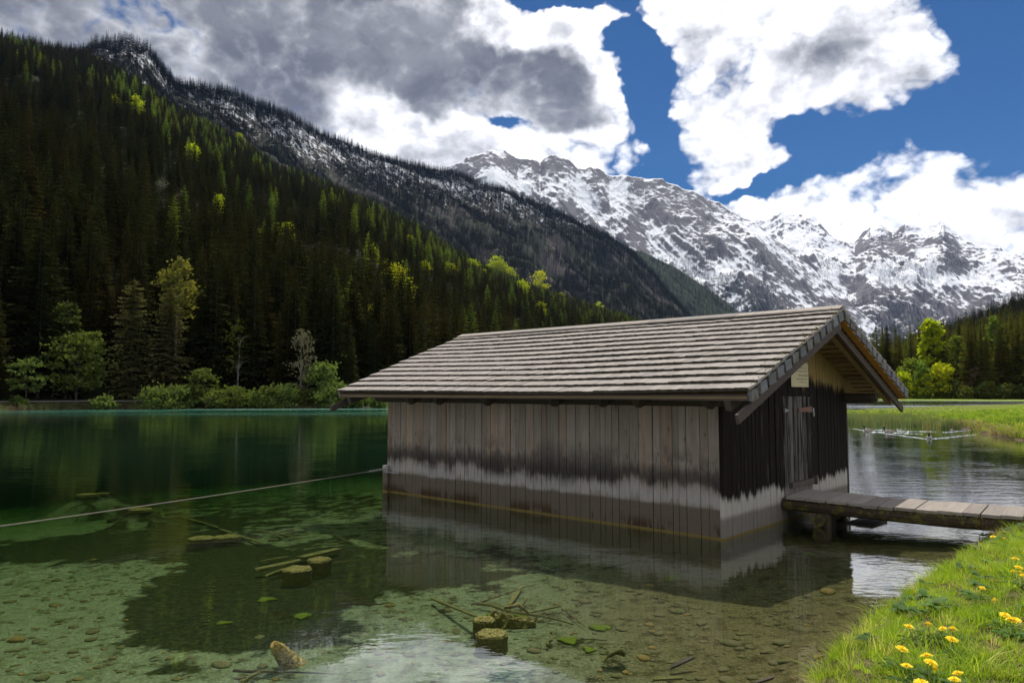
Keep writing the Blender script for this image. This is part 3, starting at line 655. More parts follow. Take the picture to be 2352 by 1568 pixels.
for sgn in (-1, 1):
    for r in range(NR):
        yc, zc, R_ = row_frame(sgn, r)
        x = -L - OB
        while x < OF - .005:
            w_ = random.uniform(.125, .215)
            if x + w_ > OF - .09: w_ = OF - x
            tilt = Matrix.Rotation(-.055 + random.uniform(-.004, .004), 4, 'X')
            sag = .020 * math.sin((x + L) / (L + OF) * PI * 2.3 + r * .4) * .5 - .03 * math.sin(max(0, min(1, (x + L + OB) / (L + OB + OF))) * PI)
            T_ = Matrix.Translation((x + w_ / 2, yc, zc + .012 + sag + random.uniform(-.002, .002))) @ R_ @ tilt @ Matrix.Diagonal((w_, 1.0 + random.uniform(-.02, .02), 1, 1))
            cand.append((sgn, math.dist(((hut_T @ T_).translation), (0, 0, EYE)), T_)); x += w_
cand.sort(key=lambda c: (c[0] > 0, c[1]))
for sgn, d, T_ in cand[:300]:
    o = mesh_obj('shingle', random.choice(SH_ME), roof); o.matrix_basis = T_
b_ = MB(); ups = []
for sgn, d, T_ in cand[300:]:
    m_ = random.choice(SHV); b_.add([T_ @ Vector(p) for p in m_.v], m_.f); ups += [p[1] for p in m_.v]
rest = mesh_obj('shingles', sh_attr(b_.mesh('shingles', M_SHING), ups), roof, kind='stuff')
# end caps on the verge, front and back
mo = MB()
def tuftlump(m_, c, s):
    for q in range(random.randint(3, 6)):
        p = Vector(c) + Vector([random.gauss(0, s * .6) for _ in range(3)]); r = s * random.uniform(.25, .6)
        d6 = [p + Vector(e) * r * random.uniform(.6, 1.2) for e in ((1, 0, 0), (0, 1, 0), (-1, 0, 0), (0, -1, 0), (0, 0, 1), (0, 0, -1))]
        m_.add(d6, [(0, 1, 4), (1, 2, 4), (2, 3, 4), (3, 0, 4), (1, 0, 5), (2, 1, 5), (3, 2, 5), (0, 3, 5)])
for sgn in (-1, 1):
    for r in range(NR):
        yc, zc, R_ = row_frame(sgn, r)
        for xe in (OF, -L - OB):
            k = 1 if xe > 0 else -1
            T_ = Matrix.Translation((xe - k * .012, yc, zc - .028)) @ R_ @ Matrix.Rotation(-.10, 4, 'X')
            o = mesh_obj('verge_block', MB().box((0, -.03, -.055), (.05, EXPO * .72, .135), None, .008).mesh('verge_block', M_CAP), roof); o.matrix_basis = T_
        for q in range(9 if sgn < 0 else 14):
            c = (R_ @ Vector((0, random.uniform(-.2, .12), .035))) + Vector((OF - abs(random.gauss(0, .06)) + .01, yc, zc)); tuftlump(mo, c, random.uniform(.008, .026))
for q in range(60):
    r = random.randrange(NR); yc, zc, R_ = row_frame(-1, r)
    c = (R_ @ Vector((0, -.19, .03))) + Vector((random.choice([-L - OB + abs(random.gauss(0, .3)), random.uniform(-L, OF)]), yc, zc)); tuftlump(mo, c, random.uniform(.006, .015))
mo.obj('moss', M_MOSS, roof, kind='stuff')
# ridge boards
for i in range(5):
    a0 = -L - OB + (L + OB + OF) / 5 * i; a1 = a0 + (L + OB + OF) / 5 - .006
    m_ = MB(); m_.box((0, 0, 0), (a1 - a0, .19, .026), None, .003)
    o = m_.obj('ridge_board', M_SHING if i % 2 else M_PLANK, roof); o.matrix_basis = Matrix.Translation(((a0 + a1) / 2, W / 2 - .085, ZR + .022)) @ Matrix.Rotation(PITCH, 4, 'X')
    m_ = MB(); m_.box((0, 0, 0), (a1 - a0, .17, .026), None, .003)
    o = m_.obj('ridge_board', M_PLANK, roof); o.matrix_basis = Matrix.Translation(((a0 + a1) / 2, W / 2 + .085, ZR + .012)) @ Matrix.Rotation(-PITCH, 4, 'X')
# barge boards, laths under the overhang, fascia
for xe, k in ((OF, 1), (-L - OB, -1)):
    for sgn in (-1, 1):
        Mx = Matrix.Rotation(sgn * -PITCH, 4, 'X'); ln = SL + .24
        drop = .285
        c = (xe - k * (.17 if (k > 0 and sgn > 0) else .075), W / 2 + sgn * (ln / 2 * math.cos(PITCH)), ZR - drop + .02 - ln / 2 * math.sin(PITCH))
        m_ = MB(); m_.box((0, 0, 0), (.045, ln, .125), None, .003)
        o = m_.obj('barge_board', M_BARGE, roof); o.matrix_basis = Matrix.Translation(c) @ Mx
        c2 = (xe - k * .33, W / 2 + sgn * (SL / 2 * math.cos(PITCH)), ZR - .20 - SL / 2 * math.sin(PITCH))
        m_ = MB(); m_.box((0, 0, 0), (.09, SL - .1, .15), None, .004)
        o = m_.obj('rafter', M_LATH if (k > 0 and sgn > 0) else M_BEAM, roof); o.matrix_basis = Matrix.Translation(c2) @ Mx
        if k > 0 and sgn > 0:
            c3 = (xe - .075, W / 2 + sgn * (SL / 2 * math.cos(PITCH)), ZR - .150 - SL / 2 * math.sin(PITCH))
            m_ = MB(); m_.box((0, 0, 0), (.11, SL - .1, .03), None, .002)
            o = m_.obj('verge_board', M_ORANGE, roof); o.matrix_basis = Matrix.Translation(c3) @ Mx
for sgn in (-1, 1):
    for q in range(17):
        d = .10 + q * .215
        for (xa, xb) in ((.0, OF - .12), (-L - OB + .1, -L)):
            m_ = MB(); m_.box((0, 0, 0), (xb - xa, .13, .03), None, .002)
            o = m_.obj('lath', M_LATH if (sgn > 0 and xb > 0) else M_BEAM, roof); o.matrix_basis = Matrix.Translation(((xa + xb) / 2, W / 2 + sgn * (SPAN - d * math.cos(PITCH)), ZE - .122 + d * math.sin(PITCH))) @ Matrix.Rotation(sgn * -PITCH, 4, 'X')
    m_ = MB(); m_.box(((-L - OB + OF) / 2, W / 2 + sgn * (SPAN - .035), ZE - .075), (L + OB + OF - .06, .035, .075), None, .003); m_.obj('fascia', M_BARGE, roof)
# plates, ridge beam and the rafter feet poking out under the eaves
for (yy, zz, rr) in ((.02, 1.99, .10), (W - .02, 1.99, .10), (W / 2, ZR - .36, .09)):
    m_ = MB(); m_.tube([(-L - .35, yy, zz), (-L / 2, yy, zz), (.48, yy, zz), (.56, yy, zz + .02)], [rr, rr, rr, rr * .75], 10); m_.obj('beam', M_BEAM, roof, smooth=False)
for px in (955, 1020, 1132, 1283, 1395, 1480, 1640):
    d = Vector(ray(px, 915)); Ri = hut_T.inverted(); o_ = Ri @ Vector((0, 0, EYE)); dd = Ri.to_3x3() @ d; t_ = (-.3 - o_.y) / dd.y; xx = (o_ + dd * t_).x
    m_ = MB(); m_.tube([(xx, W * .2, 2.24), (xx, -.1, 2.09), (xx + random.uniform(-.02, .02), -.46, 1.965), (xx, -.54, 1.96)], [.10, .11, .10 + random.uniform(0, .02), .06], 10); m_.obj('rafter_foot', M_BEAM, roof)
# second door edge: sill log under the gable
b_ = MB(); b_.tube([(-.02, -.02, -.25), (-.02, W, -.25)], .12, 8); b_.obj('sill_log', M_PILE, hut)

# ------------------------------------------------------------------ walkway
WA = math.radians(-38.2); w0 = Vector((4.42, 12.08, 0)); wdir = Vector((math.cos(WA), math.sin(WA), 0)); wn = Vector((-wdir.y, wdir.x, 0))
walk = empty('walkway', (w0.x, w0.y, 0), (0, 0, WA), label='narrow plank walkway on mossy logs from boathouse door to the meadow', category='walkway')
x = .02; i = 0
while x < 4.3:
    w_ = random.choice([.24, .27, .30, .22]) * random.uniform(.95, 1.05)
    sk = .20 * max(0, 1 - x / 1.0)
    ztop = .43 + .035 * math.sin(min(x, 3.2) / 3.2 * PI) * -1 + random.uniform(-.006, .006)
    m_ = MB(); j0 = random.uniform(-.03, .03)
    x0_, x1_ = x, x + w_ - random.choice([.008, .012, .022])
    m_.add([(x0_, -.0 + j0, ztop - .045), (x1_, 0 + j0, ztop - .045), (x1_, 1.13 + j0, ztop - .045), (x0_, 1.13 + j0, ztop - .045), (x0_, j0, ztop), (x1_, j0, ztop), (x1_, 1.13 + j0, ztop), (x0_, 1.13 + j0, ztop)], [(0, 3, 2, 1), (4, 5, 6, 7), (0, 1, 5, 4), (1, 2, 6, 5), (2, 3, 7, 6), (3, 0, 4, 7)])
    m_.obj('plank', M_PLANK, walk); x += w_; i += 1
for yy in (.10, .98):
    m_ = MB(); m_.tube([(-.05, yy, .29), (1.0, yy, .27), (2.2, yy + .02, .265), (3.3, yy, .28), (4.2, yy, .31)], [.10, .10, .105, .10, .10], 10, True, .06); m_.obj('log', M_LOG, walk)
m_ = MB()
for q in range(260):
    tuftlump(m_, (random.uniform(.5, 3.6), random.uniform(-.03, .03), .375 + random.uniform(-.06, .01)), random.uniform(.006, .02))
m_.obj('moss', M_MOSS, walk, kind='stuff')
m_ = MB(); m_.tube([(.55, -.12, .11), (.55, 1.3, .11)], .10, 10, True, .05); m_.obj('cross_log', M_LOG, walk)
for yy in (.12, .36, 1.0):
    m_ = MB(); m_.tube([(.6, yy, -.8), (.6, yy, .2)], .085, 9, True, .05); m_.obj('post', M_PILE, walk)
m_ = MB(); m_.box((1.0, .85, -.40), (.45, .8, .86), None, .04); m_.obj('crib', M_PILE, walk)

# ================================================================== TREES
def f_leaf(lo, hi, var=.35, warm=(1.25, .95, .7), trans=0.0):
    def fn(t, b):
        p = t.pos(); r = t.rnd(); n = t.noise(p, 1.2, 3, .6); n2 = t.noise(p, .012, 3, .5)
        c = t.mix(n, lo, hi)
        c = t.mix(t.mr(t.m('FRACT', t.m('MULTIPLY', r, 5.7)), .3, 1.0), c, t.vm('MULTIPLY', c, warm))
        c = t.vm('SCALE', c, scale=t.m('ADD', 1 - var, t.m('MULTIPLY', r, 2 * var)))
        return c
    return fn
def leafmat(name, lo, hi, var=.35, warm=(1.25, .95, .7), tr=.25):
    m = mat(name, f_leaf(lo, hi, var, warm), 1.0, 0.0)
    if tr:
        t = NT(m.node_tree); b = t.n['Principled BSDF']; o_ = t.n['Material Output']
        c = b.inputs['Base Color'].links[0].from_socket
        tl = t.node('ShaderNodeBsdfTranslucent', {'Color': t.vm('MULTIPLY', c, (1.5, 1.6, .8))}).outputs[0]
        t.l.new(t.node('ShaderNodeMixShader', {0: tr, 1: b.outputs[0], 2: tl}).outputs[0], o_.inputs[0])
    return m
M_SPR = leafmat('spruce needles', (.013, .016, .006), (.032, .035, .011), .5, (1.45, 1.02, .8), .12)  # cloud shade over the left slope is put into this dark needle colour
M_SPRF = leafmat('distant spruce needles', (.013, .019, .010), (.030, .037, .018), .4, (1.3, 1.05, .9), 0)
M_SPRR = leafmat('sunlit spruce needles', (.045, .052, .012), (.11, .115, .025), .4, (1.2, 1.0, .8), .3)  # lit copy of the needles: sunlight put into the brighter colour
M_LAR = leafmat('larch needles', (.075, .115, .022), (.125, .175, .035), .4, (1.2, 1.0, .8), .42)
M_BRD = leafmat('fresh broad leaves', (.21, .25, .012), (.38, .42, .025), .25, (1.1, .95, .9), .5)
M_BSH = leafmat('bush leaves', (.055, .078, .020), (.12, .155, .042), .35, (1.1, 1.0, .9), .35)
M_PALE = leafmat('pale spruce needles', (.062, .062, .024), (.12, .112, .045), .2, (1.1, 1.0, .9), .3)
M_YEL = leafmat('young yellow leaves', (.085, .085, .02), (.15, .14, .035), .2, (1.1, 1.0, .9), .4)
M_BARK = mat('bark', lambda t, b: t.mix(t.noise(t.pos(), 3, 4), (.035, .028, .022), (.11, .095, .08)), .95, .05)
M_GBARK = mat('pale grey bark', lambda t, b: t.mix(t.noise(t.pos(), 3, 4), (.12, .11, .09), (.26, .24, .20)), .95, .05)

def spruce_mesh(seed, H=20.0, R=3.3, whorls=24, nb=6, segs=3, droop=.28, start=.10, ragged=.3, full=1.0, twig=1.0):
    r = np.random.default_rng(seed); V = []; T = []
    def tri(a, b, c):
        n = len(V); V.extend([a, b, c]); T.append((n, n + 1, n + 2))
    for i in range(whorls):
        t = start + (1 - start) * (i / whorls) ** .92
        z0 = H * t
        rad = R * (1 - t) ** (.72 * full) * r.uniform(1 - ragged, 1.08) + .18
        if t < .25: rad *= .75 + t
        k = max(4, int(nb * (1 - .35 * t)))
        a0 = r.uniform(0, 2 * np.pi)
        for j in range(k):
            a = a0 + 2 * np.pi * j / k + r.uniform(-.3, .3); l = rad * r.uniform(.72, 1.12); zb = z0 + r.uniform(-.25, .25)
            ca, sa = np.cos(a), np.sin(a); dr = droop * (1.25 - .9 * t)
            prev = np.array([0, 0, zb]); wmax = (l * .34 + .16) * twig
            for s in range(1, segs + 1):
                u = s / segs
                p = np.array([ca * l * u, sa * l * u, zb - l * dr * (u ** 1.3) + l * .10 * u * u * u])
                wd = wmax * (1 - u * .55) * r.uniform(.7, 1.25); side = np.array([-sa, ca, 0])
                mid = prev * .45 + p * .55
                for sg in (-1, 1):
                    tip = mid + side * sg * wd + np.array([ca, sa, 0]) * wd * .55 + np.array([0, 0, -wd * r.uniform(.35, .85)])
                    tri(prev, p + np.array([0, 0, -.05]), tip)
                prev = p
            tri(prev, prev + np.array([ca * .3, sa * .3, .02]) * l * .25, prev + np.array([-sa, ca, -1]) * .14 * l)
    a = np.arange(3) * 2.1
    top = np.array([0, 0, H * 1.02])
    for j in range(3): tri(top, np.array([np.cos(a[j]) * .22, np.sin(a[j]) * .22, H * .93]), np.array([np.cos(a[j] + 2) * .22, np.sin(a[j] + 2) * .22, H * .93]))
    return np.array(V), np.array(T)
def trunk_mb(H, r0, lean=0.0, seg=5):
    m = MB(); m.tube([(lean * H * (i / seg) ** 2, 0, H * i / seg - .3) for i in range(seg + 1)], [r0 * (1 - .92 * i / seg) for i in range(seg + 1)], 7); return m
def leafy_mesh(seed, H, R, nclump, nleaf, size, base=.25, flat=1.0, gap=.5):
    """crown of leaf-sized faces gathered in clumps along limbs; returns leaves and limb segments"""
    r = np.random.default_rng(seed); V = []; T = []; limbs = []
    for i in range(nclump):
        t = r.uniform(0, 1); a = r.uniform(0, 2 * np.pi)
        prof = math.sin(PI * min(1, max(.02, t * .93 + .07))) ** .55
        rr = R * prof * r.uniform(.35, 1.0) ** .6
        c = np.array([rr * np.cos(a), rr * np.sin(a), H * (base + (1 - base) * t) * r.uniform(.96, 1.03)])
        if i % 3 == 0: limbs.append(((0, 0, max(H * base * .6, c[2] - rr * .9)), tuple(c)))
        cs = R * r.uniform(.16, .34)
        k = int(nleaf * r.uniform(.6, 1.3))
        P = c + r.normal(0, 1, (k, 3)) * np.array([cs, cs, cs * .55 * flat])
        d1 = r.normal(0, 1, (k, 3)); d1 /= np.linalg.norm(d1, axis=1)[:, None]
        d2 = np.cross(d1, r.normal(0, 1, (k, 3))); d2 /= np.linalg.norm(d2, axis=1)[:, None]
        sz = size * r.uniform(.6, 1.4, (k, 1))
        n = len(V); pts = np.stack([P - d1 * sz * .5, P + d2 * sz * .5, P + d1 * sz * .6, P - d2 * sz * .45], 1).reshape(-1, 3)
        V.extend(pts); T.extend([(n + 4 * q, n + 4 * q + 1, n + 4 * q + 2, n + 4 * q + 3) for q in range(k)])
    return np.array(V), np.array(T), limbs

def tri_mesh(name, v, f, m): return mesh_from(name, v, f, m)
def protos(prefix, n, mat_, seed0, **kw):
    out = []
    for k in range(n):
        v, f = spruce_mesh(seed0 + k, **kw); out.append(mesh_from(prefix, v, f, mat_))
    return out
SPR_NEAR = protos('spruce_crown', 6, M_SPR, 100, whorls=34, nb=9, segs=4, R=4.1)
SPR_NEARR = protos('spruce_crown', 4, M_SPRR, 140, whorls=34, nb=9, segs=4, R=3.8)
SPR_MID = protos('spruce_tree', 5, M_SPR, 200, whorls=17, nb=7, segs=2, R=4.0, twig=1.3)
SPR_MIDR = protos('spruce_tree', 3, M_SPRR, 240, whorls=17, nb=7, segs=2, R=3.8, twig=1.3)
SPR_FAR = protos('conifer', 4, M_SPRF, 300, whorls=9, nb=5, segs=1, R=3.2, ragged=.35, twig=1.9, droop=.5)
LARCH = protos('larch_tree', 4, M_LAR, 400, whorls=24, nb=7, segs=3, R=3.9, droop=.12, full=.85, twig=1.1)
PALE = protos('pale_spruce_crown', 2, M_PALE, 450, whorls=38, nb=9, segs=4, R=4.4, droop=.30, full=.62, start=.05, ragged=.22)
TRUNK = trunk_mb(19, .30).mesh('trunk', M_BARK)

# candidates on the slopes
def scatter(T_, n, rng, keep=None):
    v, f = T_['v'], T_['f']; p = v[f]
    a = .5 * np.linalg.norm(np.cross(p[:, 2] - p[:, 0], p[:, 3] - p[:, 1]), axis=1)
    if keep is not None: a = a * keep(p.mean(1), T_['s'][f].mean(1), T_['az'][f].mean(1))
    c = np.cumsum(a); k = np.searchsorted(c, rng.uniform(0, c[-1], n)); u = rng.uniform(0, 1, (n, 1)); w_ = rng.uniform(0, 1, (n, 1)); q = p[k]
    P = (q[:, 0] * (1 - u) + q[:, 1] * u) * (1 - w_) + (q[:, 3] * (1 - u) + q[:, 2] * u) * w_
    P[:, 2] -= .4
    return P, T_['s'][f].mean(1)[k]
def gn_forest(name, P, scl, rotz, idx, meshes, label, category, group=None):
    pc = bpy.data.collections.new(name + '_kinds')
    for k, me in enumerate(meshes):
        pc.objects.link(bpy.data.objects.new('%s_kind_%02d' % (name, k), me))
    me = bpy.data.meshes.new(name); me.vertices.add(len(P)); me.vertices.foreach_set('co', P.astype(np.float32).ravel()); me.update()
    fattr(me, 'scl', scl[:, 0] if scl.ndim > 1 else scl); fattr(me, 'scz', scl[:, 1] if scl.ndim > 1 else scl); fattr(me, 'rotz', rotz)
    a = me.attributes.new('kind', 'INT', 'POINT'); a.data.foreach_set('value', idx.astype(np.int32))
    o = mesh_obj(name, me, kind='stuff', label=label, category=category)
    ng = bpy.data.node_groups.new(name + '_nodes', 'GeometryNodeTree')
    ng.interface.new_socket('Geometry', in_out='INPUT', socket_type='NodeSocketGeometry'); ng.interface.new_socket('Geometry', in_out='OUTPUT', socket_type='NodeSocketGeometry')
    t = NT(ng); gi = t.node('NodeGroupInput'); go = t.node('NodeGroupOutput')
    def na(n_, ty):
        q = t.node('GeometryNodeInputNamedAttribute', data_type=ty); q.inputs['Name'].default_value = n_
        return [s for s in q.outputs if s.enabled and s.name == 'Attribute'][0]
    ci = t.node('GeometryNodeCollectionInfo'); ci.inputs['Collection'].default_value = pc; ci.inputs['Separate Children'].default_value = True; ci.inputs['Reset Children'].default_value = True
    s1 = na('scl', 'FLOAT'); s2 = na('scz', 'FLOAT'); rz = na('rotz', 'FLOAT'); kd = na('kind', 'INT')
    sv = t.comb(s1, s1, s2); rv = t.comb(0.0, 0.0, rz)
    ip = t.node('GeometryNodeInstanceOnPoints', {'Points': gi.outputs[0], 'Instance': ci.outputs[0], 'Pick Instance': True, 'Instance Index': kd, 'Scale': sv})
    er = t.node('FunctionNodeEulerToRotation'); t.l.new(rv, er.inputs[0]); t.l.new(er.outputs[0], ip.inputs['Rotation'])
    t.l.new(ip.outputs[0], go.inputs[0])
    md = o.modifiers.new('scatter', 'NODES'); md.node_group = ng
    return o

# -- larches: fresh green, most of them high on the left slope and along its edge
def keepL(c, s, a):
    px = CX + F * np.tan(a)
    up = np.clip((s - .38) * 3, 0, 1) * (s < .90) * (px < 560) * (px > -30) * (fbm(c[:, 0] / 60, c[:, 1] / 60, 90, 3) > .06)
    edge = (s > .80) * (s < .94) * (px > 420) * .45
    gen = .26 * (px > 350) + .40 * (px > 800) * (s > .2)
    lo = (s < .25) * .0
    return (up * 2.2 + edge + gen + lo) * (px < 1500) * (px > -30)
rngL = np.random.default_rng(9)
PL, _ = scatter(TA, 298, rngL, keepL)
_TAv = TA['v']
BL = [(790, 650, 30, 50), (875, 690, 32, 54), (935, 680, 30, 44), (885, 635, 26, 40), (945, 735, 26, 44), (780, 720, 22, 40), (262, 262, 20, 42), (306, 262, 26, 42), (822, 640, 44, 70), (830, 700, 36, 60), (905, 660, 44, 60), (918, 715, 40, 60), (850, 600, 26, 40), (850, 770, 20, 70), (1000, 745, 26, 40), (970, 770, 22, 34), (480, 430, 26, 36), (500, 480, 20, 34), (660, 540, 22, 30), (700, 620, 20, 26), (765, 690, 18, 34),
      (560, 300, 16, 22), (1035, 630, 24, 30), (1145, 600, 28, 34), (1160, 590, 22, 28), (1185, 600, 20, 24), (970, 625, 20, 26), (1085, 620, 22, 26), (1250, 640, 26, 34), (1200, 680, 24, 36), (1215, 690, 20, 30), (1240, 720, 20, 26), (440, 360, 26, 30), (445, 345, 22, 18), (1110, 640, 18, 22), (1340, 720, 14, 18), (1380, 700, 14, 18), (870, 520, 14, 22), (940, 560, 14, 22), (1290, 690, 14, 18), (590, 560, 16, 34), (620, 700, 14, 30)]
TAaz = TA['az']; _e = (_TAv[:, 2] - EYE) / np.hypot(_TAv[:, 0], _TAv[:, 1])
BP = []
for (px, py, wp, hp) in BL:
    A, E_ = azel(px, py + hp / 2)
    k = (((TAaz - A) ** 2 + (np.arctan(_e) - E_) ** 2) + (TA['s'] > 1) * 9).argmin(); BP.append(_TAv[k])
# -- spruces: candidates of the left slope and of the right-hand slope
rng = np.random.default_rng(5)
def keepA(c, s, a): return np.where(np.hypot(c[:, 0], c[:, 1]) < 240, 2.2, 1.0) * (c[:, 2] > 1.2)
PA, sA = scatter(TA, 30000, rng, keepA)
PE, sE = scatter(TE, 2600, rng, lambda c, s, a: (c[:, 2] > .4) * 1.0)
PE2, _ = scatter(TE2, 3800, rng)
# landmark trees stand clear of the random ones
LM = [(78, 925, 540, 118), (300, 926, 640, 112), (385, 925, 655, 110)]
def clear(P, pts, rad):
    k = np.ones(len(P), bool)
    for (x, y) in pts: k &= np.hypot(P[:, 0] - x, P[:, 1] - y) > rad
    return P[k]
lmxy = [at_dist(px, 905, D)[:2] for px, _, _, D in LM]
PA = clear(PA, lmxy, 6)
def clear_front(P, pts, rad):
    k = np.ones(len(P), bool)
    for q in pts:
        h = math.hypot(q[0], q[1]); ux, uy = q[0] / h, q[1] / h; a_ = (P[:, 0] - q[0]) * ux + (P[:, 1] - q[1]) * uy; b_2 = (P[:, 0] - q[0]) * uy - (P[:, 1] - q[1]) * ux
        k &= ~((np.abs(b_2) < rad) & (a_ > -rad * 7.0) & (a_ < rad * .7))
    return P[k]
PA = clear_front(PA, PL, 2.6)
for q, (px, py, wp, hp) in zip(BP, BL): PA = clear_front(PA, [q], wp / F * q[1] / 2 * 1.25)
allP = np.concatenate([PA, PE]); side = np.concatenate([np.zeros(len(PA)), np.ones(len(PE))])
dist = np.hypot(allP[:, 0], allP[:, 1])
infr = np.abs(np.arctan2(allP[:, 0], allP[:, 1]) - azel(1176, HY)[0]) < math.radians(39)
hidden = (np.degrees(np.arctan2(allP[:, 0], allP[:, 1])) > -4) & (np.degrees(np.arctan2(allP[:, 0], allP[:, 1])) < 24) & (allP[:, 2] < 25)
score = dist + np.where(side > 0, -125, 0) + np.where(infr & ~hidden, 0, 1e5)
order = np.argsort(score)
NI = 297
def hscale(n): return rng.uniform(.5, 1.0, n) ** .8 * .95
for k in order[:NI]:
    P = allP[k]; rt = side[k] > 0; s = (random.uniform(.85, 1.2) if rt else random.uniform(.5, 1.1)); sw = s * random.uniform(.78, 1.0)
    root = empty('spruce_tree', P, (0, 0, random.uniform(0, 6.28)), category='spruce',
        label='dark spruce standing among its like at the foot of the sunlit hill, right background' if rt else 'dark spruce in the lowest rows of the shaded wooded slope, left background',
        group='spruces at the foot of the right hill' if rt else 'spruces in the lowest rows of the left slope')
    root.scale = (sw, sw, s)
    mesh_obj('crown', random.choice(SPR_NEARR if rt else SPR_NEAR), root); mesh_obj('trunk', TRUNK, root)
rest = order[NI:]; PR = allP[rest]; sd_ = side[rest]
pr2 = np.concatenate([PR, PE2]); sd2 = np.concatenate([sd_, np.full(len(PE2), 0)])
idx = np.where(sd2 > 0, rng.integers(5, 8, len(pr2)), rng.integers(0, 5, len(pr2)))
s = np.stack([hscale(len(pr2)) * .92, hscale(len(pr2))], 1); s[:, 0] = s[:, 1] * rng.uniform(.75, 1.0, len(pr2))
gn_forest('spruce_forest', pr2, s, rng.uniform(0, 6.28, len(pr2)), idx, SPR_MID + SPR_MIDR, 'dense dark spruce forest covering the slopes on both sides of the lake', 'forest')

# -- thinner wood on the cliffs, shoulder and far slopes
def crest_el(T_):
    v = T_['v']; e = (v[:, 2] - EYE) / np.hypot(v[:, 0], v[:, 1]); k = np.abs(T_['s'] - 1) < 1e-6
    k &= np.concatenate([T_['s'][1:] >= 1, [True]])
    a = T_['az'][k]; o_ = np.argsort(a); return a[o_], e[k][o_]
CR = {q: crest_el(T_) for q, T_ in (('A', TA), ('B', TB), ('B2', TB2), ('C', TC), ('E2', TE2))}
def seen(c, a, names, tol=.012):
    e = (c[:, 2] - EYE) / np.hypot(c[:, 0], c[:, 1]); k = np.ones(len(a), bool)
    for q in names:
        A_, E_ = CR[q]; k &= e > np.interp(a, A_, E_, left=-1, right=-1) - tol
    px = CX + F * np.tan(a); return k * (px > -150) * (px < 2600)
def keepB(c, s, a):
    n = fbm(c[:, 0] / 170, c[:, 1] / 170 + c[:, 2] / 120, 77, 4)
    crest = (s > .93) * 1.3
    return (np.clip((n + .30) * 3.0, .16, 1) + crest) * seen(c, a, 'A', .02)
PB, _ = scatter(TB, 42000, rng, keepB)
PB2, _ = scatter(TB2, 11000, rng, lambda c, s, a: seen(c, a, ['A', 'B']) * 1.0)
def keepC(c, s, a):
    n = fbm(c[:, 0] / 330, c[:, 1] / 330, 78, 4)
    return np.clip(1.15 - s * 1.7 + n * 1.1, 0, 1) ** 1.5 * seen(c, a, ['A', 'B', 'B2'])
PC_, _ = scatter(TC, 15000, rng, keepC)
def keepD(c, s, a):
    n = fbm(c[:, 0] / 400, c[:, 1] / 400, 79, 4)
    return np.clip(1.05 - s * 1.45 + n * 1.3, 0, 1) ** 1.2 * seen(c, a, ['A', 'B', 'B2', 'C', 'E2'])
PD_, _ = scatter(TD, 15000, rng, keepD)
PF = np.concatenate([PB, PB2, PC_, PD_]); n = len(PF)
s = np.zeros((n, 2)); s[:, 1] = hscale(n) * 1.15; s[:, 0] = s[:, 1] * rng.uniform(.9, 1.25, n)
s[len(PB) + len(PB2):] *= 1.15
gn_forest('distant_conifer_wood', PF, s, rng.uniform(0, 6.28, n), rng.integers(0, 4, n), SPR_FAR, 'thin conifer wood scattered over the cliffs and snowy far slopes', 'forest')

for P in PL:
    s = random.uniform(.5, .85)
    mesh_obj('larch_tree', random.choice(LARCH), None, P, (0, 0, random.uniform(0, 6.28)), (s * .95, s * .95, s), label='fresh green larch standing out among the dark spruces of the left slope', category='larch', group='green larches scattered over the left slope')


PL2, _ = scatter(TA, 1500, rngL, keepL)
s = np.zeros((len(PL2), 2)); s[:, 1] = rngL.uniform(.5, .9, len(PL2)); s[:, 0] = s[:, 1] * .95
gn_forest('larch_wood', PL2 + np.array([0, 0, 1.5]), s, rngL.uniform(0, 6.28, len(PL2)), rngL.integers(0, 4, len(PL2)), LARCH, 'light green larches mixed into the dark left slope, in bands and patches', 'forest')

# -- broad-leaved trees
def broad_mesh(seed, H=14, R=5, nc=60, nl=30, size=.55, base=.22, m=None, flat=1.0):
    v, f, limbs = leafy_mesh(seed, H, R, nc, nl, size, base, flat)
    return mesh_from('leaf_crown', v, f, m), limbs
def tree(name, px, D, h_px, w_px, m, label, category, seed, group=None, nc=70, nl=34, size=.5, base=.22, bark=M_BARK, foot=None, flat=1.0, gz=None):
    """a tree whose foot is D metres away in the direction px; h_px/w_px its angular height and width as surveyed"""
    x, y, _ = at_dist(px, HY, D); z = terrain_z(x, y) if gz is None else gz
    depth = math.hypot(x, y) * math.cos(math.atan2(x, y))
    H = h_px / F * depth; R = w_px / F * depth / 2
    root = empty(name, (x, y, z), (0, 0, random.uniform(0, 6.28)), label=label, category=category)
    if group: root['group'] = group
    me, limbs = broad_mesh(seed, H, R, nc, nl, size, base, m, flat)
    mesh_obj('crown', me, root)
    t_ = trunk_mb(H * .8, max(.07, H * .016), random.uniform(-.04, .04)); 
    for a_, b2 in limbs: t_.tube([a_, tuple((np.array(a_) + np.array(b2)) / 2 + np.array([0, 0, .05 * H])), b2], [H * .006, H * .004, H * .002], 4, False)
    t_.obj('trunk', bark, root)
    return root
_TEv = TE['v']
def terrain_z(x, y):
    V_ = _TAv if math.atan2(x, y) < math.radians(24) else _TEv
    d = (V_[:, 0] - x) ** 2 + (V_[:, 1] - y) ** 2; return max(.15, float(V_[d.argmin(), 2]))
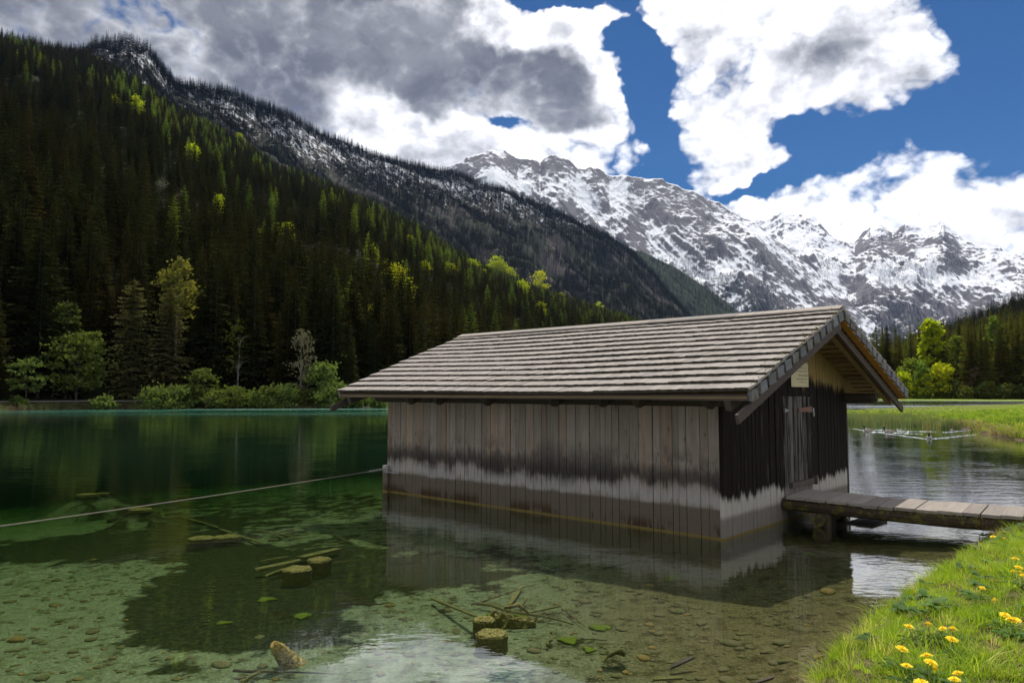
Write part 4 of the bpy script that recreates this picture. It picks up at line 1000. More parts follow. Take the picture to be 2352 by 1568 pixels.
# landmark conifers on the left shore
for (px, py, top, D), lab, s in zip(LM, ('tall ragged dark spruce at the far left of the lake shore', 'pale greyish-green bell-shaped conifer on the left shore, left one of the close pair', 'pale greyish-green conifer on the left shore, right one of the close pair'), (1, 1, 1)):
    x, y, _ = at_dist(px, HY, D); z = terrain_z(x, y); depth = y; H = (py - top) / F * depth
    root = empty('conifer_tree', (x, y, z), (0, 0, px), label=lab, category='conifer')
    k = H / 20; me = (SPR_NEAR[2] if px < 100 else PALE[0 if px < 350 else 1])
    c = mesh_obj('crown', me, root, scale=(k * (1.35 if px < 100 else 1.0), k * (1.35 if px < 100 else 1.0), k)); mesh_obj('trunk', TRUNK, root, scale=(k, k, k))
# the lone broad-leaved trees and the bushes of the left shore (bearing, distance, height, width)
tree('maple_tree', 400, 116, 290, 70, M_YEL, 'round yellowish crown showing behind the pale pair of conifers on the left shore', 'broadleaf tree', 11, nc=70, nl=26, size=.45, base=.55, bark=M_GBARK)
tree('maple_tree', 175, 110, 165, 112, M_BSH, 'olive-green maple with layered crown on the left shore beside the track', 'maple', 12, nc=60, nl=40, size=.42, base=.18, flat=.45)
tree('maple_tree', 60, 108, 95, 80, M_BSH, 'sparse dull green small tree below the tall spruce at the far left shore', 'small tree', 13, nc=26, nl=20, size=.4, base=.3, flat=.5)
tree('maple_tree', 150, 112, 230, 46, M_BSH, 'slim loose tree with thin green leaves behind the layered maple', 'small tree', 14, nc=26, nl=20, size=.4, base=.6)
tree('young_tree', 465, 106, 82, 56, M_BSH, 'small light green tree rising alone above the shore bushes', 'young tree', 15, nc=40, nl=36, size=.36, base=.2, flat=.6)
tree('bare_tree', 690, 107, 165, 62, leafmat('catkin grey leaves', (.09, .08, .05), (.17, .15, .10), .2, (1.1, 1, .9), .2), 'pale grey half-bare tree on the left shore close to the boathouse', 'half-bare tree', 16, nc=46, nl=20, size=.26, base=.2, bark=M_GBARK)
tree('shore_tree', 740, 106, 92, 64, M_BSH, 'dense light green tree at the shore next to the boathouse roof', 'tree', 17, nc=60, nl=36, size=.36, base=.08)
tree('slim_tree', 545, 112, 190, 60, M_SPRR, 'slim tree with pale bare trunk between bushes of the left shore', 'slim tree', 18, nc=30, nl=18, size=.3, base=.35, bark=M_GBARK)
BLAB = {40: 'alone at the far left', 240: 'small and alone left of the pale conifers', 365: 'first right of the pale conifer pair', 410: 'second right of the pale conifer pair', 440: 'just left of the small light tree', 500: 'just right of the small light tree', 535: 'wide one right of the small light tree', 580: 'low one in the middle of the row', 612: 'tall one left of the half-bare tree', 650: 'broadest one left of the half-bare tree', 700: 'low one at the foot of the half-bare tree', 755: 'round one under the dense tree by the roof', 775: 'tallest one by the boathouse eave', 800: 'low one beside the roof corner', 832: 'behind the hanging roof corner', 868: 'last one before the boathouse wall'}
for i, (px, hp, wp) in enumerate([(365, 44, 70), (410, 46, 62), (440, 34, 40), (500, 34, 50), (535, 40, 58), (580, 30, 50), (612, 44, 60), (650, 46, 70), (700, 36, 46), (755, 46, 50), (775, 60, 50), (832, 36, 44), (800, 26, 50), (240, 24, 40), (40, 22, 40), (868, 30, 40)]):
    tree('bush', px, 103.5 + (i % 3) * 1.2, hp, wp, M_BSH, 'light green shore bush, ' + BLAB[px], 'bush', 30 + i, 'bushes in the row along the left shore', nc=34, nl=34, size=.34, base=.0, gz=.2)
# fresh green broad-leaved trees in the lower part of the left slope
BM = [broad_mesh(60 + k, 14, 5, 40, 30, .75, .12, M_BRD)[0] for k in range(4)]
ORD = ['first', 'second', 'third', 'fourth', 'fifth', 'sixth', 'seventh', 'eighth', 'ninth', 'tenth', 'eleventh', 'twelfth', 'thirteenth', 'fourteenth', 'fifteenth', 'sixteenth', 'seventeenth', 'eighteenth', 'nineteenth', 'twentieth'] + ['twenty-' + q for q in ('first', 'second', 'third', 'fourth', 'fifth', 'sixth', 'seventh', 'eighth', 'ninth')]
lev = lambda py: 'high on' if py < 450 else ('half way up' if py < 615 else 'low on')
cnt = {}
for (px, py, wp, hp), P in sorted(zip(BL, BP), key=lambda q: q[0][0]):
    H = hp / F * P[1] * 1.45; R = wp / F * P[1] / 2 * 1.4
    k = lev(py); cnt[k] = cnt.get(k, 0) + 1
    mesh_obj('broadleaf_tree', random.choice(BM), None, P + np.array([0, 0, -.3]), (0, 0, random.uniform(0, 6)), (R / 5, R / 5, H / 14), label='bright yellow-green tree %s the left slope, %s of these from the left' % (k, ORD[cnt[k] - 1]), category='broadleaf tree', group='bright broad-leaved trees on the left slope')
# right shore: bright trees before the dark spruces
tree('maple_tree', 2143, 250, 158, 44, M_BRD, 'brilliant yellow-green maple, tallest of the bright trees before the spruces on the right shore', 'maple', 71, nc=80, nl=40, size=.8, base=.2, gz=3.5)
tree('birch_tree', 2165, 240, 84, 44, M_BRD, 'bright green tree on the right shore at the foot of the brilliant maple', 'broadleaf tree', 72, nc=70, nl=36, size=.7, base=.02)
tree('birch_tree', 2100, 242, 92, 56, M_LAR, 'grey-green loose tree left of the brilliant maple on the right shore', 'broadleaf tree', 73, nc=60, nl=36, size=.6, base=.02)
for i, (px, hp, wp, mm) in enumerate([(2075, 60, 44, M_BRD), (2120, 80, 40, M_LAR), (2125, 50, 40, M_BRD), (2060, 40, 40, M_BSH), (2190, 40, 40, M_BSH), (2145, 48, 46, M_BSH)]):
    tree('bush', px, 237 + i * .5, hp, wp, mm, 'leafy bush in the bright clump on the right shore, ' + ['leftmost bright one', 'tall grey-green one in the middle', 'bright one in the middle', 'dull one at the left end', 'dull one at the right end', 'dull one in the middle'][i], 'bush', 80 + i, 'bushes of the bright clump on the right shore', nc=36, nl=30, size=.6, base=.0)
tree('birch_tree', 2200, 246, 140, 34, M_LAR, 'light green tree with a bright tip between the spruces, right of the maple', 'broadleaf tree', 75, nc=40, nl=26, size=.6, base=.4)
tree('birch_tree', 2290, 244, 180, 34, M_LAR, 'slim light green tree between dark spruces at the right edge', 'broadleaf tree', 76, nc=44, nl=24, size=.6, base=.25, bark=M_GBARK)
tree('bare_tree', 2242, 238, 70, 34, leafmat('brown bud haze', (.09, .06, .035), (.15, .11, .06), .2, (1, 1, 1), .2), 'small brownish half-bare tree at the foot of the right-hand spruces', 'half-bare tree', 77, nc=36, nl=24, size=.4, base=.15, bark=M_GBARK)
for i, px in enumerate([2010, 2035, 2220, 2262, 2275, 2305, 2322, 2345, 2370]):
    tree('bush', px, 234.5, random.uniform(24, 42), 34, M_BSH if i % 2 else M_SPRR, 'low dull bush at the edge of the far meadow', 'bush', 90 + i, 'low bushes at the edge of the far meadow', nc=24, nl=24, size=.5, base=.0)

# ================================================================== SHORES, MEADOWS
def strip_mesh(name, px0, px1, n, rows, mat_, base=None, jr=0.0, jz=0.0, seed=0):
    """ribbon laid round the lake: rows of (distance offset, height) from the base distance"""
    a = np.linspace(azel(px0, HY)[0], azel(px1, HY)[0], n); r0 = base(a) if base else np.zeros(n)
    V_ = []
    for k, (dr_, z) in enumerate(rows):
        r = r0 + dr_ + jr * fbm(a * 160, a * 0 + k * .35, seed, 4) * (1 if 0 < k else .5)
        zz = z + jz * fbm(a * 220, a * 0 + k * .6, seed + 9, 4)
        V_.append(np.stack([r * np.sin(a), r * np.cos(a), zz], -1))
    V_ = np.stack(V_, 0); m_, n_ = V_.shape[:2]; i = np.arange(m_ * n_).reshape(m_, n_)
    f = np.stack([i[:-1, :-1], i[:-1, 1:], i[1:, 1:], i[1:, :-1]], -1).reshape(-1, 4)
    return mesh_obj(name, mesh_from(name, V_.reshape(-1, 3), f, mat_, True), kind='structure')
baseA = lambda a: interp(A_BASE, a, 1)
M_BANKL = mat('brown-green shore bank', lambda t, b: t.mix(t.mr(t.noise(t.pos(), .9, 5, .7), .4, .6), (.030, .024, .012), (.045, .055, .018)), .95, .05)  # bank mottled dark brown and green
M_TRACK = mat('gravel track', lambda t, b: t.mix(t.noise(t.pos(), 3, 4), (.13, .12, .11), (.24, .23, .21)), .95, .05)
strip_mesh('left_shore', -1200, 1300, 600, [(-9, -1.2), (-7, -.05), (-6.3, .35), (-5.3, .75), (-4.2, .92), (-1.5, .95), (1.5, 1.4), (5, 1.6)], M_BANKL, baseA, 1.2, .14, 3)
strip_mesh('track', -1200, 372, 260, [(-4.4, .96), (-3.9, 1.06), (-1.9, 1.08), (-1.3, .98)], M_TRACK, baseA, .3, .02, 5)

def grass_mat(name, lo, hi, tip, tr=.45, warm=(1.15, .98, .8)):
    def fn(t, b):
        r = t.rnd(); n = t.noise(t.pos(), 1.1, 4, .6); c = t.mix(n, lo, hi)
        c = t.mix(t.mr(t.m('FRACT', t.m('MULTIPLY', r, 9.1)), .72, .95), c, tip)
        return t.vm('SCALE', c, scale=t.m('ADD', .72, t.m('MULTIPLY', r, .56)))
    m = mat(name, fn, .7, .2); t = NT(m.node_tree); b = t.n['Principled BSDF']; o_ = t.n['Material Output']; c = b.inputs['Base Color'].links[0].from_socket
    tl = t.node('ShaderNodeBsdfTranslucent', {'Color': t.vm('MULTIPLY', c, (1.4, 1.4, .7))}).outputs[0]
    t.l.new(t.node('ShaderNodeMixShader', {0: tr, 1: b.outputs[0], 2: tl}).outputs[0], o_.inputs[0]); return m
M_GRASS = grass_mat('meadow grass', (.18, .30, .012), (.34, .46, .03), (.50, .47, .15))
M_STRAW = grass_mat('dry grass', (.26, .20, .09), (.40, .33, .18), (.20, .22, .06), .3)
M_REED = grass_mat('reed stems', (.10, .15, .06), (.19, .23, .11), (.32, .28, .12), .3)
M_WEED = grass_mat('water weed', (.010, .016, .003), (.045, .058, .012), (.09, .095, .02), .1)
M_HERB = grass_mat('herb leaves', (.04, .10, .015), (.08, .16, .025), (.07, .13, .03), .3)
M_SOIL = mat('meadow soil', lambda t, b: t.mix(t.noise(t.pos(), 9, 5, .7), (.040, .045, .012), (.11, .13, .03)), .95, .05)
M_SOIL.name = 'meadow ground'
def f_pen(t, b):
    p = t.pos(); z = t.sep(p)[2]; n = t.noise(p, 1.2, 5, .65); n2 = t.noise(p, .12, 4, .6)
    g = t.mix(n, (.07, .12, .012), (.20, .25, .035)); g = t.mix(t.mr(n2, .5, .7), g, (.20, .20, .045))
    return t.mix(t.mr(z, .12, .30), t.mix(n, (.03, .022, .014), (.20, .15, .09)), g)
M_PEN = mat('meadow turf', f_pen, .95, .05)

PEN = np.array([(70, 29), (34, 30.5), (26, 31), (22.3, 32.4), (23.4, 35.8), (24.2, 38.2), (26.2, 42.4), (26.8, 45.8), (24.4, 47.6), (23.6, 51.6), (20, 54), (18.5, 60), (22, 68), (30, 76), (38, 83), (62, 107), (88, 127), (150, 160)], float)
def inside(x, y, poly):
    k = np.zeros(np.shape(x), bool); q = np.concatenate([poly, poly[:1]])
    for (x0, y0), (x1, y1) in zip(q[:-1], q[1:]):
        c = (y0 > y) != (y1 > y)
        k ^= c & (x < (x1 - x0) * (y - y0) / (y1 - y0 + 1e-9) + x0)
    return k
PENP = np.concatenate([PEN, [(400, 160), (400, 29)]])
def pdist(x, y):
    x = np.asarray(x, float); y = np.asarray(y, float)
    return np.abs(sdist(x, y, PEN)) * np.where(inside(x, y, PENP), 1, -1)
def pen_h(x, y):
    d = pdist(x, y) + .35 * fbm(x * .5, y * .5, 31, 4)
    up = (.22 + .30 * np.clip((x - 21) / 5 - np.clip((y - 44) / 6, 0, 30), 0, 1)) * (1 - np.exp(-np.clip(d, 0, 80) / .45)) + .002 * np.clip(d, 0, 40) + .07 * fbm(x * .35, y * .35, 32, 4) * np.clip(d, 0, 1)
    return np.where(d > 0, up, -.6 * (1 - np.exp(-np.clip(-d, 0, 50) / 1.5)))
v, f = grid(np.concatenate([np.arange(14, 70, .4), np.arange(70, 150, 2)]), np.concatenate([np.arange(27, 90, .4), np.arange(90, 162, 1.5)]), pen_h)
zf = v[f][:, :, 2].max(1); f = f[zf > -.3]
mesh_obj('peninsula', mesh_from('peninsula', v, f, M_PEN, True), kind='structure')
strip_mesh('far_meadow', 1800, 3700, 200, [(219, -.5), (222, .05), (225, .22), (240, .32), (268, .5)], mat('far meadow turf', lambda t, b: t.mix(t.noise(t.pos(), .15, 5, .7), (.13, .20, .03), (.28, .34, .08)), .95, .05), lambda a: np.interp(a, bear([1800, 2352, 2700, 3600]), [10, 0, -45, -110]), .6, .05, 6)

# ------------------------------------------------------------------ grass by instanced tufts
def tuft_mesh(name, seed, n, h, spread, w_, m_, bend=.5, segs=3):
    r = np.random.default_rng(seed); V_ = []; Fq = []
    for i in range(n):
        a = r.uniform(0, 2 * np.pi); q = spread * math.sqrt(r.uniform(0, 1)); b0 = np.array([q * np.cos(a), q * np.sin(a), -.02])
        a2 = a + r.normal(0, .8); hh = h * r.uniform(.5, 1.15); be = bend * r.uniform(.2, 1.3); ww = w_ * r.uniform(.6, 1.3)
        out_ = np.array([np.cos(a2), np.sin(a2), 0]); sd = np.array([-np.sin(a2 + r.normal(0, .5)), np.cos(a2), 0]); k0 = len(V_)
        for s in range(segs + 1):
            u = s / segs; p = b0 + out_ * hh * be * u * u + np.array([0, 0, hh * (u - .35 * be * u * u)]); wd = ww * (1 - u) ** .7 + .0004
            V_ += [p - sd * wd / 2, p + sd * wd / 2]
        for s in range(segs): Fq.append((k0 + 2 * s, k0 + 2 * s + 1, k0 + 2 * s + 3, k0 + 2 * s + 2))
    return mesh_from(name, np.array(V_), np.array(Fq), m_)
rng = np.random.default_rng(77)
n = 26000
X = rng.uniform(-2, 13, n); Y = rng.uniform(2.2, 16, n); d = sdist(X, Y, SHORE)
px_ = X / np.maximum(Y, .1)
k = (d > -.02) & (px_ < .95) & (d < 7) & ((rng.uniform(0, 1, n) < .35) | (Y > 3.5)) & (Y < 14)
X, Y, d = X[k], Y[k], d[k]
wv = fbm(X * 1.2, Y * 1.2, 44, 3)
PG = np.stack([X, Y, bank_h(X, Y)], -1); s = (1.0 + .9 * wv) * rng.uniform(.7, 1.25, len(X)) * np.where(d < .25, 1.15, 1)
dry = (rng.uniform(0, 1, len(X)) < np.where(d < .12, .35, .03)) | ((np.hypot(X - 7.0, Y - 10.3) < .75) & (rng.uniform(0, 1, len(X)) < .75))
ki = np.where(dry, rng.integers(4, 6, len(X)), rng.integers(0, 4, len(X)))
gn_forest('meadow_grass', PG, s, rng.uniform(0, 6.28, len(X)), ki, [tuft_mesh('grass_tuft', 500 + q, 34, .105, .055, .0052, M_GRASS, .75) for q in range(3)] + [tuft_mesh('grass_tuft', 510, 26, .15, .05, .006, M_GRASS, .9)] + [tuft_mesh('dry_tuft', 520 + q, 20, .13, .05, .004, M_STRAW, 1.2) for q in range(2)],
    'lush yellow-green grass of the near meadow bank with dry blades at the water', 'grass')
n = 900
X = rng.uniform(1, 12, n); Y = rng.uniform(3.2, 12, n); d = sdist(X, Y, SHORE); k = (d > .15) & (d < 6) & (fbm(X * .9, Y * .9, 91, 3) > -.02) & (X / Y < .95); X, Y = X[k], Y[k]
herbs = []
for q in range(3):
    m_ = MB(); rr_ = random.Random(q)
    for j in range(9):
        a = rr_.uniform(0, 6.28); l_ = rr_.uniform(.05, .10); c, s_ = math.cos(a), math.sin(a); e = rr_.uniform(.3, .8); P0 = []
        for i in range(5):
            u = i / 4; w_ = l_ * .26 * math.sin(PI * min(1, u * .9 + .1)); P0 += [(c * l_ * u - s_ * w_, s_ * l_ * u + c * w_, .02 + l_ * e * u - l_ * .4 * u * u + w_ * .3), (c * l_ * u + s_ * w_, s_ * l_ * u - c * w_, .02 + l_ * e * u - l_ * .4 * u * u + w_ * .3)]
        m_.add(P0, [(i * 2, i * 2 + 1, i * 2 + 3, i * 2 + 2) for i in range(4)])
    herbs.append(m_.mesh('herb', M_HERB))
gn_forest('meadow_herbs', np.stack([X, Y, bank_h(X, Y) + .02], -1), rng.uniform(.7, 1.5, len(X)), rng.uniform(0, 6.28, len(X)), rng.integers(0, 3, len(X)), herbs, 'low broad-leaved herbs growing among the grass of the near meadow', 'herbs')
# peninsula grass and its dry fringe
n = 30000
rr = 1 / rng.uniform(1 / 150, 1 / 31, n); aa = rng.uniform(azel(1880, HY)[0], azel(2650, HY)[0], n); X = rr * np.sin(aa); Y = rr * np.cos(aa); d = pdist(X, Y); k = (d > .1) & (X < 150)
X, Y, d = X[k], Y[k], d[k]; PG = np.stack([X, Y, pen_h(X, Y)], -1)
ki = np.where((d < .7) & (rng.uniform(0, 1, len(X)) < .5), 3, rng.integers(0, 3, len(X))); s = rng.uniform(.6, 1.3, len(X)) * (1 + .8 * fbm(X * .4, Y * .4, 46, 3)) * np.clip(45 / np.hypot(X, Y), .1, 1) ** 1.6
gn_forest('peninsula_grass', PG, s, rng.uniform(0, 6.28, len(X)), ki, [tuft_mesh('grass_tuft', 530 + q, 26, .28, .24, .020, M_GRASS if q < 2 else M_HERB, .6, 2) for q in range(3)] + [tuft_mesh('dry_tuft', 540, 22, .36, .2, .02, M_STRAW, 1.2, 2)],
    'bright green grass on the low peninsula with a dry fringe over the water', 'grass')
n = 9000
X = rng.uniform(17, 30, n); Y = rng.uniform(43, 72, n); d = pdist(X, Y); k = (d > -1.6) & (d < 6) & (X < 27.8 + (Y - 46) * .35)
X, Y = X[k], Y[k]; PG = np.stack([X, Y, np.full(len(X), -.05)], -1)
gn_forest('reed_bed', PG, rng.uniform(.7, 1.2, len(X)), rng.uniform(0, 6.28, len(X)), rng.integers(0, 3, len(X)), [tuft_mesh('reed_tuft', 550 + q, 12, .72, .22, .022, M_REED, .18, 2) for q in range(3)],
    'pale green reeds standing in the shallows at the tip of the peninsula', 'reeds')
# weed on the bed
n = 60000
X = rng.uniform(-9, 4, n); Y = rng.uniform(4.5, 15, n); wm = weed_mask(X, Y); d = sdist(X, Y, SHORE)
k = (rng.uniform(0, 1, n) < np.where(wm > .5, .30, .008 + .10 * wm)) & (d < -.7); X, Y = X[k], Y[k]
hut_l = (hut_T.inverted() @ Vector((0, 0, 0)))
PG = np.stack([X, Y, bank_h(X, Y) - .01], -1)
gn_forest('water_weed', PG, rng.uniform(.5, 1.3, len(X)), rng.uniform(0, 6.28, len(X)), rng.integers(0, 3, len(X)), [tuft_mesh('weed_tuft', 560 + q, 20, .05, .09, .009, M_WEED, 2.2, 3) for q in range(3)],
    'dark mossy water weed carpeting patches of the lake bed', 'water weed')

# ------------------------------------------------------------------ stones, sunken timber
def f_stone(t, b):
    r = t.rnd(); n = t.noise(t.obj(), 9, 5, .65)
    c = t.mix(n, (.055, .05, .022), (.17, .15, .075)); c = t.mix(t.m('MULTIPLY', t.mr(r, .72, .95), .8), c, t.mix(n, (.13, .085, .02), (.27, .18, .05)))
    c = t.mix(t.mr(t.noise(t.pos(), 14, 4), .5, .65), c, (.085, .095, .025)); return c
M_STONE = mat('algae covered stone', f_stone, .9, .1)
def stone_mb(seed, n=9, m_=6):
    r = random.Random(seed); mb = MB(); V_ = []; ph = [r.uniform(0, 6.28) for _ in range(6)]
    for i in range(1, m_):
        th = PI * i / m_
        for j in range(n):
            a = 2 * PI * j / n; q = 1 + .16 * math.sin(2 * a + ph[0]) + .10 * math.sin(3 * a + ph[1] + th) + r.uniform(-.05, .05)
            V_.append((q * math.sin(th) * math.cos(a), q * math.sin(th) * math.sin(a), math.cos(th) * (.8 + .15 * math.sin(a + ph[2]))))
    V_ += [(0, 0, .8), (0, 0, -.8)]; F_ = []
    for i in range(m_ - 2):
        for j in range(n): F_.append((i * n + j, (i + 1) * n + j, (i + 1) * n + (j + 1) % n, i * n + (j + 1) % n))
    T0, B0 = len(V_) - 2, len(V_) - 1
    for j in range(n): F_.append((T0, j, (j + 1) % n)); F_.append((B0, (m_ - 2) * n + (j + 1) % n, (m_ - 2) * n + j))
    return mb.add(V_, F_)
STONES = [stone_mb(k).mesh('stone', M_STONE, True) for k in range(7)]
def rough_mesh(me, amp, seed):
    r = np.random.default_rng(seed); n = len(me.vertices); co = np.empty(n * 3, np.float32); me.vertices.foreach_get('co', co); co = co.reshape(-1, 3); ang = np.arctan2(co[:, 1], co[:, 0])
    k = 1 + amp * (np.sin(3 * ang + seed) * .5 + np.sin(7 * ang + seed * 2) * .35 + r.normal(0, .35, n)); co[:, :2] *= k[:, None]; me.vertices.foreach_set('co', co.ravel()); me.update(); return me
def bedz(x, y): return float(bank_h(np.array([x]), np.array([y]))[0])
def on_bed(px, py, lift=0.0):
    z = -.45
    for _ in range(4): x, y = G(px, py, z); z = bedz(x, y) + lift
    return x, y, z
zz4 = lambda x, y: (x / 2.352 * .9408, (1050 + y / 2.352) * .9408)
zz5 = lambda x, y: ((900 + x / 2.352) * .9408, (1250 + y / 2.352) * .9408)
zz6 = lambda x, y: ((1850 + x / 3.032) * .9408, (1150 + y / 3.032) * .9408)
LS = [(305, 1120, 38), (380, 1100, 25), (530, 1160, 80), (365, 1185, 40), (90, 1265, 50), (265, 1270, 40), (565, 1360, 60), (490, 1305, 45), (430, 815, 25), (330, 1000, 40), (60, 985, 60), (640, 940, 50), (690, 920, 32), (195, 1025, 30), (250, 1225, 48), (330, 1330, 28), (450, 1430, 50), (1100, 1305, 50), (1270, 1350, 100), (1490, 1190, 62), (560, 940, 35), (430, 1130, 50), (300, 1395, 28), (600, 1255, 50), (140, 1250, 40), (60, 1100, 30), (210, 1140, 34), (420, 1300, 40), (700, 1240, 36), (150, 900, 26), (250, 870, 22), (500, 880, 24), (90, 1350, 44), (20, 1200, 34), (350, 950, 24), (760, 1390, 40)]
for i, (x_, y_, w_) in enumerate(LS):
    px, py = zz4(x_, y_); x, y, z = on_bed(px, py); r_ = w_ / 2.352 * .9408 / F * y / 2
    mesh_obj('stone', random.choice(STONES), None, (x, y, z + r_ * .08), (0, 0, random.uniform(0, 6)), (r_, r_ * random.uniform(.8, 1.2), r_ * random.uniform(.30, .42)), label='flat algae-brown stone on the pale green lake bed at the lower left', category='stone', group='stones on the pale lake bed at the left')
RS = [(1670, 593, 70, 'brown'), (1830, 590, 50, 'brown'), (1455, 675, 70, 'brown'), (1925, 745, 56, 'brown'), (2085, 760, 120, 'brown'), (1580, 840, 90, 'orange'), (2040, 905, 70, 'brown'), (2060, 970, 110, 'brown'), (2300, 800, 90, 'brown'), (1295, 452, 70, 'brown'), (1690, 467, 30, 'orange'), (2070, 480, 40, 'orange'), (1240, 515, 90, 'brown'), (1400, 545, 50, 'brown'), (1300, 572, 50, 'brown'), (1840, 955, 60, 'brown'), (2140, 830, 50, 'brown'), (1560, 650, 40, 'brown'), (950, 800, 80, 'orange'), (1170, 605, 60, 'brown')]
for i, (x_, y_, w_, kk) in enumerate(RS):
    px, py = zz5(x_, y_); x, y, z = on_bed(px, py); r_ = w_ / 2.352 * .9408 / F * y / 2
    mesh_obj('stone', random.choice(STONES), None, (x, y, z + r_ * .08), (0, 0, random.uniform(0, 6)), (r_, r_ * .9, r_ * random.uniform(.30, .45)), label='flat brownish stone on the sandy lake bed between the boathouse and the meadow', category='stone', group='stones on the sandy bed before the boathouse')
for (x_, y_, w_, lab) in [(665, 722, 80, 'long brown stone under water just left of the bright sky reflection'), (628, 830, 66, 'yellowish stone under water, lower left of the sky reflection by the walkway'), (180, 1275, 170, 'large thin slab of stone on the bed below the meadow edge'), (80, 1340, 120, 'broad pale flat stone near the bottom edge, left of the dandelions'), (210, 1410, 120, 'narrow pale stone lying flat near the bottom edge'), (185, 1465, 60, 'small rounded pale stone nearest the bottom edge by the bank'), (460, 1380, 100, 'dark flat stone close under the grassy bank'), (1180, 630, 36, 'small grey stone in the shallows beside the walkway')]:
    px, py = zz6(x_, y_); x, y, z = on_bed(px, py); r_ = w_ / 3.032 * .9408 / F * y / 2
    mesh_obj('stone', random.choice(STONES), None, (x, y, z + r_ * .1), (0, 0, .2), (r_, r_ * .6, r_ * .28), label=lab, category='stone')
n = 5200
X = rng.uniform(-8, 6, n); Y = rng.uniform(4.5, 14, n); d = sdist(X, Y, SHORE); k = (d < -.05) & (weed_mask(X, Y) < .4); X, Y = X[k], Y[k]
s = rng.lognormal(-4.0, .55, len(X)); s2 = np.stack([s, s * .45], 1)
PBS = [stone_mb(50 + k, 6, 4).mesh('pebble', M_STONE, True) for k in range(4)]
gn_forest('pebbles', np.stack([X, Y, bank_h(X, Y) + .1 * s], -1), s2, rng.uniform(0, 6.28, len(X)), rng.integers(0, 4, len(X)), PBS, 'small stones strewn over the pale lake bed', 'pebbles')
# litter of twigs and leaf bits on the bed
n = 1500
X = rng.uniform(-3, 6, n); Y = rng.uniform(4.8, 12, n); d = sdist(X, Y, SHORE); k = (d < -.05) & (fbm(X * 1.1, Y * 1.1, 66, 4) > -.06); X, Y = X[k], Y[k]
M_DEB = mat('rotting leaf litter', lambda t, b: t.mix(t.rnd(), (.025, .02, .01), (.085, .065, .028)), .95, .05)
TW = []
for k in range(4):
    m_ = MB(); rr_ = random.Random(k)
    for q in range(9):
        a = rr_.uniform(0, 6.28); c = Vector((rr_.gauss(0, .06), rr_.gauss(0, .06), .012)); e = Vector((math.cos(a), math.sin(a), rr_.uniform(-.1, .15))) * rr_.uniform(.02, .07); m_.tube([c - e, c + e], .0028, 4, False)
    for q in range(8):
        c = Vector((rr_.gauss(0, .07), rr_.gauss(0, .07), .01)); a = rr_.uniform(0, 6.28); l_ = rr_.uniform(.008, .02); u = Vector((math.cos(a), math.sin(a), 0)) * l_; w_ = Vector((-u.y, u.x, .004)) * .5; m_.add([c - u, c + w_, c + u, c - w_], [(0, 1, 2, 3)])
    TW.append(m_.mesh('litter', M_DEB))
gn_forest('bed_litter', np.stack([X, Y, bank_h(X, Y)], -1), rng.uniform(.25, .75, len(X)), rng.uniform(0, 6.28, len(X)), rng.integers(0, 4, len(X)), TW, 'dark bits of twig and leaf scattered on the lake bed', 'leaf litter')

M_STUMP = mat('mossy stump', lambda t, b: t.mix(t.mr(t.noise(t.pos(), 45, 4, .8), .35, .7), (.05, .045, .010), t.mix(t.mr(t.sep(t.nrm())[2], .4, .8), (.14, .12, .025), (.40, .35, .13))), .95, .05)  # upturned faces paler: light on the stump tops put into the moss colour
def stump(px, py, rpx, htop, label, low=1.0, lean=(0, 0), name='stump'):
    x, y = G(px, py, htop); r_ = rpx / F * y; zb = bedz(x, y) - .06
    root = empty(name, (x, y, zb), (0, 0, random.uniform(0, 6)), label=label, category='stump')
    m_ = MB(); n_ = 18; V_ = []; lev = [zb - zb, (htop - zb) * .25, (htop - zb) * .6, (htop - zb) * .93, (htop - zb)]
    ph = random.uniform(0, 6)
    for q, z in enumerate(lev):
        rad = r_ * [1.05, 1.0, .98, 1.0, .90][q]
        for j in range(n_):
            a = 2 * PI * j / n_; rr_ = rad * (1 + .05 * math.sin(3 * a + ph) + random.uniform(-.03, .03)); V_.append((rr_ * math.cos(a) + lean[0] * z, rr_ * math.sin(a) + lean[1] * z, z + random.uniform(-.006, .006) * (q > 2)))
    F_ = [(q * n_ + j, q * n_ + (j + 1) % n_, (q + 1) * n_ + (j + 1) % n_, (q + 1) * n_ + j) for q in range(4) for j in range(n_)]
    m_.add(V_, F_); m_.obj('bark', M_STUMP, root)
    m_ = MB(); V_ = [(r_ * .90 * math.cos(2 * PI * j / n_) * s_ + lean[0] * lev[-1], r_ * .90 * math.sin(2 * PI * j / n_) * s_ + lean[1] * lev[-1], lev[-1] + random.uniform(-.008, .008) + (.008 if s_ < 1 else 0)) for s_ in (1, .66, .33) for j in range(n_)] + [(lean[0] * lev[-1], lean[1] * lev[-1], lev[-1] + .01)]
    F_ = [(q * n_ + j, q * n_ + (j + 1) % n_, (q + 1) * n_ + (j + 1) % n_, (q + 1) * n_ + j) for q in range(2) for j in range(n_)] + [(2 * n_ + j, 2 * n_ + (j + 1) % n_, 3 * n_) for j in range(n_)]
    m_.add(V_, F_); m_.obj('cut_face', M_STUMP, root)
stump(1130, 1452, 36, -.12, 'round moss-covered stump nearest the camera, front one of the middle pair')
stump(1111, 1420, 26, -.13, 'moss-covered stump right behind the nearest one')
stump(683, 1304, 33, -.20, 'mossy round stump in front of the splintered boards, left of its darker partner')
stump(733, 1283, 27, -.18, 'browner stump behind and right of the round mossy one by the splintered boards')
stump(463, 1234, 28, -.30, 'low pale-topped stump, left one of the pair in the middle of the dark weed')
stump(520, 1231, 29, -.32, 'ragged low stump, right one of the pair in the middle of the dark weed')
stump(323, 1168, 24, -.34, 'low stump under the rope towards the left')
stump(200, 1134, 22, -.34, 'small flat stump farthest left under the water')
stump(236, 1132, 13, -.36, 'small dark stump just right of the farthest left one')
